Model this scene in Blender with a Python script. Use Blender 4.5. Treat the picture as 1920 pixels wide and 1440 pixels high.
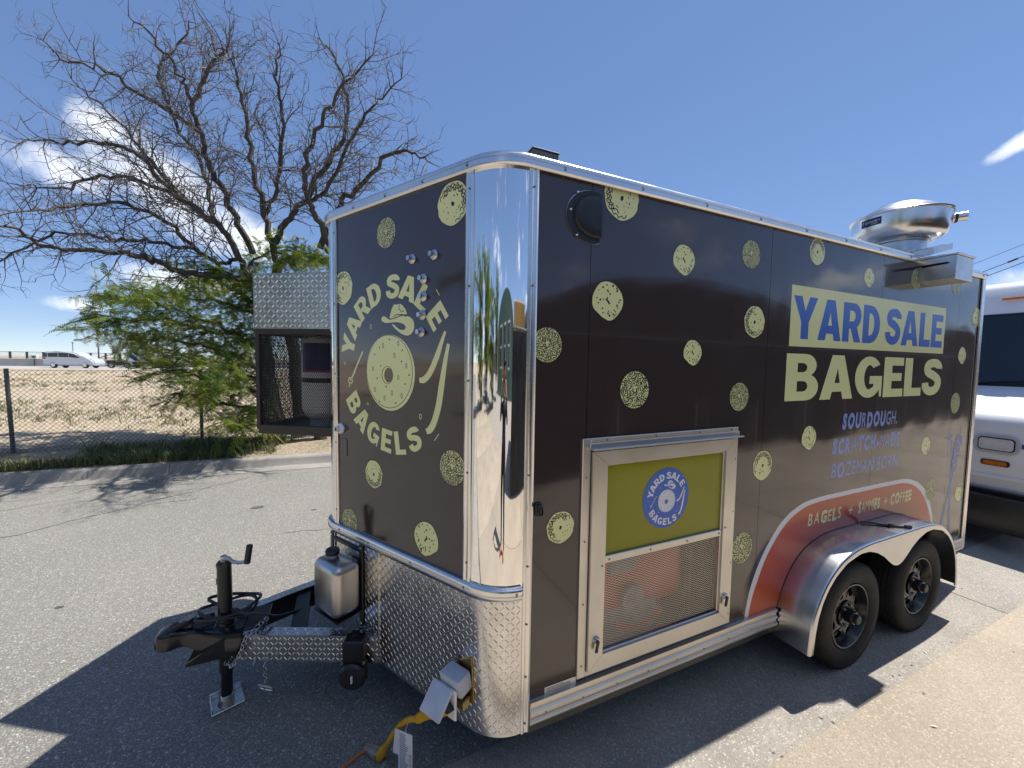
import bpy, bmesh, math, random
from mathutils import Vector, Matrix
from mathutils.geometry import tessellate_polygon

for _o in list(bpy.data.objects):
    bpy.data.objects.remove(_o)
SC = bpy.context.scene
COL = SC.collection
R = math.radians
rnd = random.Random(7)

# ------------------------------------------------------------------ camera, sky, sun, exposure
CAM_POS = Vector((-0.568, -1.443, 1.940))
YAW, PITCH, ROLL = 1.15675, -0.05597, 0.01566
cam_d = bpy.data.cameras.new('camera')
cam_d.sensor_width = 36.0
cam_d.lens = 13.41
cam_d.clip_start = 0.02
cam_d.clip_end = 3000
cam = bpy.data.objects.new('camera', cam_d)
COL.objects.link(cam)
fw = Vector((math.cos(YAW)*math.cos(PITCH), math.sin(YAW)*math.cos(PITCH), math.sin(PITCH)))
rt = Vector((math.sin(YAW), -math.cos(YAW), 0))
up = rt.cross(fw)
r2 = rt*math.cos(ROLL) + up*math.sin(ROLL)
u2 = -rt*math.sin(ROLL) + up*math.cos(ROLL)
m3 = Matrix((r2, u2, -fw)).transposed()
cam.matrix_world = Matrix.Translation(CAM_POS) @ m3.to_4x4()
SC.camera = cam

SUN_DIR = Vector((0.47, 0.055, 1.0)).normalized()
SUN_EL = math.asin(SUN_DIR.z)
SUN_AZ = math.atan2(SUN_DIR.x, SUN_DIR.y)          # clockwise from +Y
sun_d = bpy.data.lights.new('sun', 'SUN')
sun_d.energy = 5.0
sun_d.angle = R(0.5)
sun_d.color = (1.0, 0.96, 0.89)
sun = bpy.data.objects.new('sun', sun_d)
sun.rotation_euler = SUN_DIR.to_track_quat('Z', 'Y').to_euler()
sun.location = (6, 4, 20)
COL.objects.link(sun)

world = bpy.data.worlds.new('World')
SC.world = world
world.use_nodes = True
wt = world.node_tree
wt.nodes.clear()
def wn(t, **kw):
    n = wt.nodes.new(t)
    for k, v in kw.items(): setattr(n, k, v)
    return n
sky = wn('ShaderNodeTexSky', sky_type='NISHITA', sun_disc=False, sun_elevation=SUN_EL,
         sun_rotation=SUN_AZ, altitude=1600, air_density=0.7, dust_density=0.0, ozone_density=5.0)
skg = wn('ShaderNodeGamma'); wt.links.new(sky.outputs[0], skg.inputs[0]); skg.inputs[1].default_value = 0.5
skh = wn('ShaderNodeHueSaturation'); wt.links.new(skg.outputs[0], skh.inputs['Color']); skh.inputs['Hue'].default_value = 0.512; skh.inputs['Saturation'].default_value = 1.42; skh.inputs['Value'].default_value = 2.32
bg = wn('ShaderNodeBackground'); bg.inputs['Strength'].default_value = 0.115
wo = wn('ShaderNodeOutputWorld')
geo = wn('ShaderNodeTexCoord')
sep = wn('ShaderNodeSeparateXYZ'); wt.links.new(geo.outputs['Generated'], sep.inputs[0])
def wmath(op, a, b=None, c=None, clamp=False):
    n = wn('ShaderNodeMath', operation=op, use_clamp=clamp)
    for i, v in enumerate((a, b, c)):
        if v is None: continue
        if isinstance(v, (int, float)): n.inputs[i].default_value = v
        else: wt.links.new(v, n.inputs[i])
    return n.outputs[0]
def wdot(vec):
    n = wn('ShaderNodeVectorMath', operation='DOT_PRODUCT')
    wt.links.new(geo.outputs['Generated'], n.inputs[0]); n.inputs[1].default_value = vec
    return n.outputs['Value']
zc = wmath('MAXIMUM', sep.outputs['Z'], 0.03)
zp = wmath('ADD', zc, 0.12)
comb = wn('ShaderNodeCombineXYZ')
wt.links.new(wmath('DIVIDE', sep.outputs['X'], zp), comb.inputs[0])
wt.links.new(wmath('DIVIDE', sep.outputs['Y'], zp), comb.inputs[1])
def wnoise(scale, detail, rough, vec=comb.outputs[0], dist=0.0):
    n = wn('ShaderNodeTexNoise')
    n.inputs['Scale'].default_value = scale; n.inputs['Detail'].default_value = detail
    n.inputs['Roughness'].default_value = rough; n.inputs['Distortion'].default_value = dist
    wt.links.new(vec, n.inputs['Vector'])
    return n.outputs['Fac']
fine = wnoise(5.0, 7, 0.62, geo.outputs['Generated'], 0.4)
fine2 = wnoise(17.0, 6, 0.62, geo.outputs['Generated'], 0.3)
def ramp(v, a, b):
    n = wn('ShaderNodeMapRange', clamp=True, interpolation_type='SMOOTHSTEP')
    wt.links.new(v, n.inputs[0]); n.inputs[1].default_value = a; n.inputs[2].default_value = b
    return n.outputs[0]
def blob(c, a, b, tilt):
    """soft elongated cloud body round sky direction c; a, b half sizes (radians), tilt of its long axis"""
    c = Vector(c).normalized()
    e1 = Vector((-c.y, c.x, 0)).normalized() * -1     # to the right when facing c
    e2 = e1.cross(c) if e1.cross(c).z > 0 else -e1.cross(c)
    t1 = e1*math.cos(tilt) + e2*math.sin(tilt)
    t2 = -e1*math.sin(tilt) + e2*math.cos(tilt)
    x = wmath('DIVIDE', wdot(t1), a); y = wmath('DIVIDE', wdot(t2), b)
    r = wmath('ADD', wmath('MULTIPLY', x, x), wmath('MULTIPLY', y, y))
    front = ramp(wdot(c), 0.0, 0.3)
    return wmath('MULTIPLY', wmath('SUBTRACT', 1.0, r, clamp=True), front)
bodies = [blob((-0.285, 0.907, 0.303), 0.20, 0.085, R(-26)), blob((-0.362, 0.857, 0.373), 0.055, 0.040, R(-35)),
          blob((-0.405, 0.868, 0.300), 0.13, 0.045, R(-8)), blob((-0.222, 0.937, 0.265), 0.13, 0.070, R(-20)),
          blob((-0.42, 0.90, 0.088), 0.05, 0.018, R(-4)), blob((-0.27, 0.94, 0.145), 0.17, 0.036, R(0)),
          blob((0.955, 0.250, 0.118), 0.13, 0.055, R(5)), blob((0.905, 0.195, 0.378), 0.045, 0.028, R(40)),
          blob((0.912, 0.238, 0.333), 0.05, 0.016, R(25))]
body = bodies[0]
for b_ in bodies[1:]: body = wmath('MAXIMUM', body, b_)
noi = wmath('ADD', wmath('MULTIPLY', fine, 0.6), wmath('MULTIPLY', fine2, 0.4))
edge = wmath('MULTIPLY', wmath('SUBTRACT', noi, 0.5), 5.0)
cl1 = ramp(wmath('ADD', wmath('MULTIPLY', body, 1.5), edge), 0.22, 1.7)
cl1 = wmath('MULTIPLY', cl1, ramp(body, 0.0, 0.12))
# scattered fair-weather clouds over the part of the sky behind the camera
big = wnoise(0.8, 3, 0.5)
cl2 = ramp(wmath('ADD', wmath('MULTIPLY', wmath('SUBTRACT', big, 0.5), 3.0), wmath('MULTIPLY', edge, 0.8)), 0.12, 0.85)
behind = ramp(wmath('MULTIPLY', sep.outputs['Y'], -1.0), -0.05, 0.25)
cl2 = wmath('MULTIPLY', cl2, behind)
clm = wmath('MAXIMUM', cl1, cl2)
clm = wmath('MULTIPLY', clm, ramp(sep.outputs['Z'], 0.0, 0.06))
cmix = wn('ShaderNodeMix', data_type='RGBA')
wt.links.new(wmath('MULTIPLY', clm, 0.93), cmix.inputs[0])
wt.links.new(skh.outputs[0], cmix.inputs[6])
cmix.inputs[7].default_value = (7.6, 7.9, 8.4, 1)
wt.links.new(cmix.outputs[2], bg.inputs['Color'])
wt.links.new(bg.outputs[0], wo.inputs['Surface'])

SC.view_settings.view_transform = 'Standard'
SC.view_settings.look = 'None'
SC.view_settings.exposure = 0.42
SC.view_settings.gamma = 1.0
SC.view_settings.use_curve_mapping = False
SC.render.engine = 'CYCLES'
SC.cycles.max_bounces = 8
SC.cycles.caustics_reflective = False
SC.cycles.caustics_refractive = False

# ------------------------------------------------------------------ materials
def mat(name, col, rough=0.6, metal=0.0, spec=0.5, col2=None, nscale=8.0, ndetail=4, bump=0.0, bscale=60.0,
        coat=0.0, trans=0.0, stretch=None, rvar=0.0, contrast=(0.35, 0.65), alpha=None, wavy=0.0, wscale=1.0, speck=None):
    m = bpy.data.materials.new(name); m.use_nodes = True
    nt = m.node_tree; p = nt.nodes['Principled BSDF']
    p.inputs['Coat IOR'].default_value = 1.65
    p.inputs['Base Color'].default_value = (*col, 1)
    p.inputs['Roughness'].default_value = rough
    p.inputs['Metallic'].default_value = metal
    p.inputs['Specular IOR Level'].default_value = spec
    p.inputs['Coat Weight'].default_value = coat
    p.inputs['Transmission Weight'].default_value = trans
    tc = nt.nodes.new('ShaderNodeTexCoord')
    vec = tc.outputs['Object']
    if stretch:
        mp = nt.nodes.new('ShaderNodeMapping'); mp.inputs['Scale'].default_value = stretch
        nt.links.new(vec, mp.inputs[0]); vec = mp.outputs[0]
    def noise(sc, det, r=0.55):
        n = nt.nodes.new('ShaderNodeTexNoise'); n.inputs['Scale'].default_value = sc
        n.inputs['Detail'].default_value = det; n.inputs['Roughness'].default_value = r
        nt.links.new(vec, n.inputs['Vector']); return n.outputs['Fac']
    def rng(v, a, b, c=0.0, d=1.0):
        n = nt.nodes.new('ShaderNodeMapRange'); nt.links.new(v, n.inputs[0])
        for i, x in enumerate((a, b, c, d)): n.inputs[i+1].default_value = x
        return n.outputs[0]
    cur = None
    if col2:
        mx = nt.nodes.new('ShaderNodeMix'); mx.data_type = 'RGBA'
        nt.links.new(rng(noise(nscale, ndetail), *contrast), mx.inputs[0])
        mx.inputs[6].default_value = (*col, 1); mx.inputs[7].default_value = (*col2, 1)
        cur = mx.outputs[2]
    if speck:                                   # fine stones: (colour, scale, low, high)
        for (sc_, s_scale, lo, hi) in speck:
            mx = nt.nodes.new('ShaderNodeMix'); mx.data_type = 'RGBA'
            vo = nt.nodes.new('ShaderNodeTexVoronoi'); vo.inputs['Scale'].default_value = s_scale
            nt.links.new(vec, vo.inputs['Vector'])
            sp = nt.nodes.new('ShaderNodeSeparateColor'); nt.links.new(vo.outputs['Color'], sp.inputs[0])
            nt.links.new(rng(sp.outputs[0], lo, hi), mx.inputs[0])
            if cur is None: mx.inputs[6].default_value = (*col, 1)
            else: nt.links.new(cur, mx.inputs[6])
            mx.inputs[7].default_value = (*sc_, 1)
            cur = mx.outputs[2]
    if cur is not None: nt.links.new(cur, p.inputs['Base Color'])
    if rvar:
        nt.links.new(rng(noise(nscale*1.7, 4), 0.3, 0.7, max(0.02, rough-rvar), rough+rvar), p.inputs['Roughness'])
    nrm = None
    if wavy:
        b = nt.nodes.new('ShaderNodeBump'); b.inputs['Strength'].default_value = 1.0; b.inputs['Distance'].default_value = wavy
        nt.links.new(noise(wscale, 2, 0.4), b.inputs['Height']); nrm = b.outputs[0]
    if bump:
        b = nt.nodes.new('ShaderNodeBump'); b.inputs['Strength'].default_value = 1.0; b.inputs['Distance'].default_value = bump
        nt.links.new(noise(bscale, 4, 0.6), b.inputs['Height'])
        if nrm: nt.links.new(nrm, b.inputs['Normal'])
        nrm = b.outputs[0]
    if nrm: nt.links.new(nrm, p.inputs['Normal'])
    return m

M = {}
M['brown'] = mat('brown_wrap', (0.048, 0.033, 0.031), 0.10, spec=0.6, wavy=0.014, wscale=1.6, coat=0.30, rvar=0.03, nscale=3)
M['decal'] = mat('pale_yellow_print', (0.85, 0.85, 0.40), 0.22, spec=0.4, col2=(0.82, 0.82, 0.38), nscale=5)
M['ink'] = mat('dark_ink', (0.018, 0.016, 0.012), 0.3)
M['blue_print'] = mat('blue_print', (0.062, 0.165, 0.56), 0.22, spec=0.4, col2=(0.058, 0.155, 0.53), nscale=6)
M['pale_blue'] = mat('pale_blue_print', (0.25, 0.34, 0.70), 0.22, spec=0.4, col2=(0.23, 0.32, 0.67), nscale=6)
M['pole_blue'] = mat('pole_blue_print', (0.10, 0.15, 0.33), 0.22, spec=0.4, col2=(0.09, 0.14, 0.30), nscale=6)
M['orange'] = mat('rust_orange_print', (0.56, 0.095, 0.030), 0.16, spec=0.4, col2=(0.53, 0.09, 0.028), nscale=4)
M['white_print'] = mat('white_print', (0.82, 0.81, 0.82), 0.22, spec=0.4, col2=(0.80, 0.79, 0.80), nscale=6)
M['olive'] = mat('olive_panel', (0.31, 0.29, 0.016), 0.12, spec=0.35, col2=(0.30, 0.28, 0.015), nscale=4, wavy=0.003, wscale=2)
M['alu'] = mat('brushed_aluminium', (0.80, 0.79, 0.77), 0.24, 1.0, col2=(0.75, 0.74, 0.73), nscale=6, rvar=0.04)
M['alu_dull'] = mat('mill_aluminium', (0.66, 0.64, 0.60), 0.36, 1.0, col2=(0.61, 0.59, 0.55), nscale=5, rvar=0.05)
M['mirror'] = mat('polished_aluminium', (0.90, 0.89, 0.87), 0.03, 1.0, wavy=0.0022, wscale=3.0, stretch=(2.0, 2.0, 0.35))
M['tread'] = mat('tread_plate', (0.74, 0.73, 0.72), 0.21, 1.0, col2=(0.62, 0.61, 0.60), nscale=7, rvar=0.05, wavy=0.001, wscale=4)
M['fender'] = mat('satin_aluminium', (0.66, 0.65, 0.65), 0.22, 1.0, col2=(0.62, 0.61, 0.61), nscale=3, rvar=0.03)
M['steel'] = mat('zinc_steel', (0.60, 0.61, 0.63), 0.32, 1.0, col2=(0.45, 0.46, 0.48), nscale=20, rvar=0.08)
M['inox'] = mat('brushed_stainless', (0.54, 0.53, 0.51), 0.30, 1.0, col2=(0.51, 0.50, 0.48), nscale=4)
M['galv'] = mat('galvanised_sheet', (0.62, 0.63, 0.63), 0.30, 1.0, col2=(0.55, 0.56, 0.57), nscale=7, rvar=0.04)
M['black'] = mat('black_paint', (0.012, 0.012, 0.013), 0.32, spec=0.5, col2=(0.02, 0.02, 0.021), nscale=20, bump=0.0004, bscale=90)
M['black_gloss'] = mat('black_gloss', (0.011, 0.010, 0.010), 0.20, spec=0.6, col2=(0.016, 0.015, 0.015), nscale=14)
M['black_plastic'] = mat('black_plastic', (0.014, 0.015, 0.018), 0.42, col2=(0.02, 0.021, 0.024), nscale=30, bump=0.0002, bscale=200)
M['rubber'] = mat('tyre_rubber', (0.018, 0.017, 0.016), 0.72, spec=0.35, col2=(0.034, 0.031, 0.028), nscale=9, bump=0.0008, bscale=120)
M['cavity'] = mat('dark_interior', (0.03, 0.028, 0.027), 0.8, col2=(0.04, 0.036, 0.034), nscale=6)
M['screw'] = mat('screw_head', (0.30, 0.29, 0.28), 0.35, 1.0, col2=(0.2, 0.2, 0.2), nscale=40)
M['brass'] = mat('yellow_zinc', (0.46, 0.34, 0.13), 0.36, 1.0, col2=(0.32, 0.24, 0.10), nscale=30)
M['cord'] = mat('yellow_cord', (0.66, 0.36, 0.012), 0.42, col2=(0.58, 0.31, 0.012), nscale=16, bump=0.0006, bscale=80)
M['paper'] = mat('white_paper', (0.78, 0.78, 0.77), 0.6, col2=(0.72, 0.72, 0.72), nscale=20)
M['grey_print'] = mat('grey_print', (0.30, 0.31, 0.33), 0.6, col2=(0.25, 0.26, 0.28), nscale=60)
M['red_print'] = mat('red_print', (0.55, 0.06, 0.05), 0.5)
M['cover'] = mat('grey_plastic', (0.55, 0.57, 0.60), 0.30, col2=(0.50, 0.52, 0.56), nscale=12)
M['clear_plug'] = mat('smoky_connector', (0.30, 0.25, 0.20), 0.25, col2=(0.20, 0.15, 0.11), nscale=30)
M['red_machine'] = mat('red_enamel', (0.50, 0.03, 0.025), 0.3, col2=(0.44, 0.03, 0.025), nscale=8, coat=0.3)
M['grey_machine'] = mat('grey_machine', (0.22, 0.22, 0.22), 0.45, col2=(0.14, 0.14, 0.14), nscale=12)
M['tank_white'] = mat('white_enamel', (0.72, 0.72, 0.72), 0.3, col2=(0.66, 0.66, 0.66), nscale=6)
M['navy'] = mat('navy_label', (0.012, 0.015, 0.085), 0.3, col2=(0.015, 0.018, 0.10), nscale=8)
M['van_white'] = mat('van_white_paint', (0.86, 0.865, 0.87), 0.22, coat=0.5, col2=(0.83, 0.835, 0.84), nscale=3, bump=0.0005, bscale=6)
M['van_blue'] = mat('van_blue_stripe', (0.02, 0.09, 0.28), 0.3, col2=(0.025, 0.10, 0.30), nscale=6)
M['glass_dark'] = mat('dark_window_glass', (0.006, 0.013, 0.020), 0.03, spec=0.6, col2=(0.009, 0.018, 0.026), nscale=2)
M['lens'] = mat('headlight_lens', (0.82, 0.83, 0.84), 0.06, spec=0.7, metal=0.15, col2=(0.62, 0.64, 0.66), nscale=9, wavy=0.004, wscale=26, coat=0.8)
M['amber'] = mat('amber_lens', (0.62, 0.19, 0.015), 0.2, col2=(0.50, 0.13, 0.01), nscale=40)
M['tail'] = mat('tail_lamp', (0.25, 0.01, 0.012), 0.2)
M['asphalt'] = mat('aged_asphalt', (0.238, 0.222, 0.193), 0.9, spec=0.12, col2=(0.184, 0.173, 0.152), nscale=0.5, ndetail=9, contrast=(0.28, 0.72),
                   bump=0.004, bscale=110, speck=[((0.36, 0.345, 0.315), 170, 0.66, 0.95), ((0.13, 0.123, 0.115), 200, 0.70, 0.98), ((0.46, 0.44, 0.41), 120, 0.955, 0.985)])
M['crack'] = mat('asphalt_crack', (0.07, 0.065, 0.06), 0.9, col2=(0.11, 0.10, 0.09), nscale=30)
M['concrete'] = mat('pavement_concrete', (0.405, 0.345, 0.270), 0.85, col2=(0.31, 0.262, 0.205), nscale=1.3, ndetail=7, contrast=(0.3, 0.7),
                    bump=0.0022, bscale=130, speck=[((0.27, 0.22, 0.165), 190, 0.70, 0.96), ((0.50, 0.42, 0.32), 150, 0.80, 0.97)])
M['gutter'] = mat('gutter_concrete', (0.36, 0.325, 0.28), 0.88, col2=(0.26, 0.235, 0.205), nscale=2.4, ndetail=7, contrast=(0.3, 0.7),
                  bump=0.004, bscale=90, speck=[((0.22, 0.20, 0.175), 170, 0.66, 0.95), ((0.50, 0.46, 0.40), 150, 0.84, 0.97)])
M['kerb'] = mat('kerb_concrete', (0.34, 0.315, 0.28), 0.85, col2=(0.24, 0.222, 0.198), nscale=2.2, ndetail=7, bump=0.003, bscale=70,
                speck=[((0.24, 0.22, 0.195), 170, 0.74, 0.96)])
M['dirt'] = mat('dry_dirt', (0.44, 0.355, 0.245), 0.95, col2=(0.36, 0.285, 0.19), nscale=0.8, ndetail=9, contrast=(0.3, 0.7), bump=0.03, bscale=9,
                speck=[((0.30, 0.24, 0.16), 16, 0.80, 0.95), ((0.60, 0.51, 0.37), 24, 0.86, 0.95)])
M['verge'] = mat('verge_soil', (0.33, 0.265, 0.18), 0.95, col2=(0.22, 0.175, 0.115), nscale=2.4, ndetail=8, bump=0.02, bscale=22,
                 speck=[((0.42, 0.35, 0.25), 40, 0.80, 0.92), ((0.12, 0.10, 0.07), 55, 0.82, 0.95)])
M['grass'] = mat('verge_grass', (0.075, 0.105, 0.035), 0.6, col2=(0.12, 0.135, 0.05), nscale=2.5, contrast=(0.35, 0.65))
M['drygrass'] = mat('dry_weeds', (0.21, 0.20, 0.095), 0.7, col2=(0.13, 0.155, 0.06), nscale=1.2)
M['rock'] = mat('grey_rock', (0.30, 0.28, 0.26), 0.9, col2=(0.2, 0.19, 0.17), nscale=12, bump=0.01, bscale=25)
M['bark'] = mat('honey_locust_bark', (0.060, 0.048, 0.040), 0.9, col2=(0.10, 0.082, 0.068), nscale=10, bump=0.012, bscale=30, stretch=(1, 1, 0.3))
M['twig'] = mat('bare_twig', (0.17, 0.15, 0.14), 0.7, col2=(0.10, 0.085, 0.078), nscale=3)
def leafmat(name, a, b):
    m = mat(name, a, 0.5, spec=0.35, col2=b, nscale=1.6, contrast=(0.35, 0.65))
    nt = m.node_tree; p = nt.nodes['Principled BSDF']; out = nt.nodes['Material Output']
    tr = nt.nodes.new('ShaderNodeBsdfTranslucent'); tr.inputs[0].default_value = (a[0]*1.9, a[1]*1.9, a[2]*0.9, 1)
    mx = nt.nodes.new('ShaderNodeMixShader'); mx.inputs[0].default_value = 0.38
    nt.links.new(p.outputs[0], mx.inputs[1]); nt.links.new(tr.outputs[0], mx.inputs[2]); nt.links.new(mx.outputs[0], out.inputs[0])
    return m
M['leaf'] = leafmat('locust_leaf', (0.15, 0.205, 0.030), (0.20, 0.235, 0.036))
M['leaf2'] = leafmat('locust_leaf_dark', (0.070, 0.120, 0.024), (0.10, 0.150, 0.028))
M['leaf3'] = leafmat('locust_leaf_yellow', (0.26, 0.25, 0.045), (0.30, 0.24, 0.06))
M['wire'] = mat('fence_wire', (0.055, 0.048, 0.040), 0.6, 0.0, col2=(0.085, 0.075, 0.062), nscale=5)
M['post'] = mat('fence_post_grey', (0.17, 0.185, 0.205), 0.5, 0.4, col2=(0.12, 0.13, 0.15), nscale=9)
M['mesh_black'] = mat('black_expanded_metal', (0.010, 0.010, 0.010), 0.45, col2=(0.016, 0.015, 0.015), nscale=9)
M['cage'] = mat('dark_bronze_frame', (0.030, 0.024, 0.021), 0.4, col2=(0.042, 0.034, 0.03), nscale=9)
M['road_pale'] = mat('pale_highway', (0.40, 0.385, 0.36), 0.9, col2=(0.34, 0.325, 0.305), nscale=0.4, ndetail=6)
M['barrier'] = mat('barrier_concrete', (0.44, 0.43, 0.41), 0.9, col2=(0.36, 0.35, 0.335), nscale=0.8, ndetail=6)
M['far_metal'] = mat('far_dark_metal', (0.05, 0.06, 0.08), 0.5, col2=(0.07, 0.08, 0.1), nscale=4)
M['sign_back'] = mat('sign_back', (0.38, 0.38, 0.37), 0.5, 0.3, col2=(0.3, 0.3, 0.29), nscale=3)
M['car_white'] = mat('minivan_paint', (0.62, 0.65, 0.69), 0.25, coat=0.6, col2=(0.60, 0.63, 0.67), nscale=2)
M['screen'] = mat('black_windscreen_cloth', (0.012, 0.012, 0.013), 0.8, col2=(0.022, 0.022, 0.024), nscale=3, wavy=0.03, wscale=2.2)
M['bldg_green'] = mat('green_cladding', (0.105, 0.165, 0.115), 0.6, col2=(0.085, 0.14, 0.10), nscale=1.0)
M['bldg_dark'] = mat('dark_brick', (0.06, 0.045, 0.04), 0.8, col2=(0.045, 0.035, 0.032), nscale=2.0)
M['bldg_tan'] = mat('ochre_cladding', (0.50, 0.29, 0.075), 0.7, col2=(0.45, 0.26, 0.07), nscale=1.0)
M['skin'] = mat('skin', (0.50, 0.30, 0.21), 0.5, col2=(0.46, 0.27, 0.19), nscale=8)
M['cloth_dark'] = mat('dark_clothing', (0.022, 0.02, 0.026), 0.9, col2=(0.032, 0.028, 0.034), nscale=10)
M['cloth_white'] = mat('white_shirt', (0.7, 0.7, 0.7), 0.9, col2=(0.62, 0.62, 0.62), nscale=10)
M['shoe'] = mat('orange_shoe', (0.60, 0.16, 0.05), 0.6, col2=(0.5, 0.12, 0.04), nscale=20)
M['hair'] = mat('brown_hair', (0.04, 0.026, 0.018), 0.6, col2=(0.06, 0.04, 0.026), nscale=30)

# ------------------------------------------------------------------ mesh builder
def WF(a, o, z): return (a, o, z)
ORG = {}
class MB:
    def __init__(s, m=None):
        s.v = []; s.f = []; s.fm = []; s.mats = []; s.cur = 0
        if m: s.use(m)
    def use(s, m):
        m = M[m] if isinstance(m, str) else m
        if m not in s.mats: s.mats.append(m)
        s.cur = s.mats.index(m); return s
    def add(s, verts, faces):
        b = len(s.v); s.v.extend([tuple(v) for v in verts])
        for f in faces: s.f.append([b+i for i in f]); s.fm.append(s.cur)
    def box(s, f, b, bev=0.0, seg=1):
        a0, a1, o0, o1, z0, z1 = b
        bm = bmesh.new(); bmesh.ops.create_cube(bm, size=1)
        for v in bm.verts:
            v.co = ((a0+a1)/2 + v.co.x*(a1-a0), (o0+o1)/2 + v.co.y*(o1-o0), (z0+z1)/2 + v.co.z*(z1-z0))
        if bev: bmesh.ops.bevel(bm, geom=bm.edges[:], offset=bev, segments=seg, profile=0.5, affect='EDGES', clamp_overlap=True)
        bm.verts.index_update()
        s.add([f(*v.co) for v in bm.verts], [[v.index for v in fc.verts] for fc in bm.faces]); bm.free(); return s
    def poly(s, f, contours, o):
        loops = [[Vector((p[0], p[1], 0)) for p in c] for c in contours]
        tris = tessellate_polygon(loops)
        flat = [p for c in contours for p in c]
        s.add([f(p[0], o, p[1]) for p in flat], [list(t) for t in tris]); return s
    def prism(s, f, pts, o0, o1):
        """closed outline pts (a,z) extruded from o0 to o1"""
        n = len(pts)
        tris = tessellate_polygon([[Vector((p[0], p[1], 0)) for p in pts]])
        v = [f(p[0], o0, p[1]) for p in pts] + [f(p[0], o1, p[1]) for p in pts]
        fs = [list(t) for t in tris] + [[n+i for i in t] for t in tris]
        fs += [[i, (i+1) % n, n+(i+1) % n, n+i] for i in range(n)]
        s.add(v, fs); return s
    def ring(s, f, outer, inner, o):
        n = len(outer)
        s.add([f(p[0], o, p[1]) for p in outer] + [f(p[0], o, p[1]) for p in inner],
              [[i, (i+1) % n, n+(i+1) % n, n+i] for i in range(n)]); return s
    def tube(s, pts, r, n=8, caps=True):
        pts = [Vector(p) for p in pts]
        rs = r if isinstance(r, (list, tuple)) else [r]*len(pts)
        b = len(s.v); prev = None
        for i, p in enumerate(pts):
            d = (pts[min(i+1, len(pts)-1)] - pts[max(i-1, 0)])
            d = d.normalized() if d.length > 1e-9 else Vector((0, 0, 1))
            if prev is None:
                a = d.cross(Vector((0, 0, 1)))
                if a.length < 0.1: a = d.cross(Vector((1, 0, 0)))
            else: a = prev - d*prev.dot(d)
            a = a.normalized() if a.length > 1e-9 else d.orthogonal().normalized()
            prev = a; c = d.cross(a)
            for k in range(n):
                t = 2*math.pi*k/n
                q = p + (a*math.cos(t) + c*math.sin(t))*rs[i]; s.v.append((q.x, q.y, q.z))
        for i in range(len(pts)-1):
            for k in range(n):
                s.f.append([b+i*n+k, b+i*n+(k+1) % n, b+(i+1)*n+(k+1) % n, b+(i+1)*n+k]); s.fm.append(s.cur)
        if caps and n > 2:
            s.f.append([b+k for k in range(n)][::-1]); s.fm.append(s.cur)
            s.f.append([b+(len(pts)-1)*n+k for k in range(n)]); s.fm.append(s.cur)
        return s
    def lathe(s, prof, c, ax=(0, 0, 1), n=32, a0=0.0, a1=2*math.pi, x0=None):
        """prof: (radius, height) along axis ax from c"""
        ax = Vector(ax).normalized(); c = Vector(c)
        x = Vector(x0).normalized() if x0 else (ax.orthogonal().normalized() if abs(ax.z) < 0.9 else Vector((1, 0, 0)))
        y = ax.cross(x); full = abs(a1-a0-2*math.pi) < 1e-6
        cols = n if full else n+1
        b = len(s.v)
        for (r, h) in prof:
            for k in range(cols):
                t = a0 + (a1-a0)*k/n
                q = c + ax*h + (x*math.cos(t)+y*math.sin(t))*r; s.v.append((q.x, q.y, q.z))
        for i in range(len(prof)-1):
            for k in range(n):
                k2 = (k+1) % cols
                s.f.append([b+i*cols+k, b+i*cols+k2, b+(i+1)*cols+k2, b+(i+1)*cols+k]); s.fm.append(s.cur)
        return s
    def build(s, name, parent=None, smooth=35, recalc=True, label=None, kind=None):
        org = ORG.get(parent.name, Vector((0, 0, 0))) if parent else Vector((0, 0, 0))
        me = bpy.data.meshes.new(name)
        me.from_pydata([(v[0]-org.x, v[1]-org.y, v[2]-org.z) for v in s.v], [], s.f)
        for m in s.mats: me.materials.append(m)
        me.polygons.foreach_set('material_index', s.fm)
        if recalc:
            bm = bmesh.new(); bm.from_mesh(me)
            bmesh.ops.recalc_face_normals(bm, faces=bm.faces); bm.to_mesh(me); bm.free()
        if smooth:
            me.polygons.foreach_set('use_smooth', [True]*len(me.polygons))
            me.set_sharp_from_angle(angle=R(smooth))
        me.update()
        o = bpy.data.objects.new(name, me); COL.objects.link(o)
        if parent: o.parent = parent
        ORG[o.name] = org
        if label: o['label'] = label
        if kind: o['kind'] = kind
        return o
def thing(name, label, cat, loc=(0, 0, 0), group=None, rotz=0.0):
    o = bpy.data.objects.new(name, None); COL.objects.link(o)
    o.empty_display_size = 0.2
    o.location = loc; o.rotation_euler = (0, 0, rotz)
    ORG[o.name] = Vector(loc) if rotz == 0 else Vector((0, 0, 0))
    o['label'] = label; o['category'] = cat
    if group: o['group'] = group
    return o
def tag(o, label, cat, group=None):
    o['label'] = label; o['category'] = cat
    if group: o['group'] = group
    return o
def struct(o): o['kind'] = 'structure'; return o
def copy_tree(o, parent=None, loc=None):
    c = o.copy(); COL.objects.link(c)
    if parent: c.parent = parent
    ORG[c.name] = ORG.get(o.name, Vector((0, 0, 0)))
    if loc is not None: c.location = loc
    for ch in list(o.children): copy_tree(ch, c)
    return c
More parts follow.
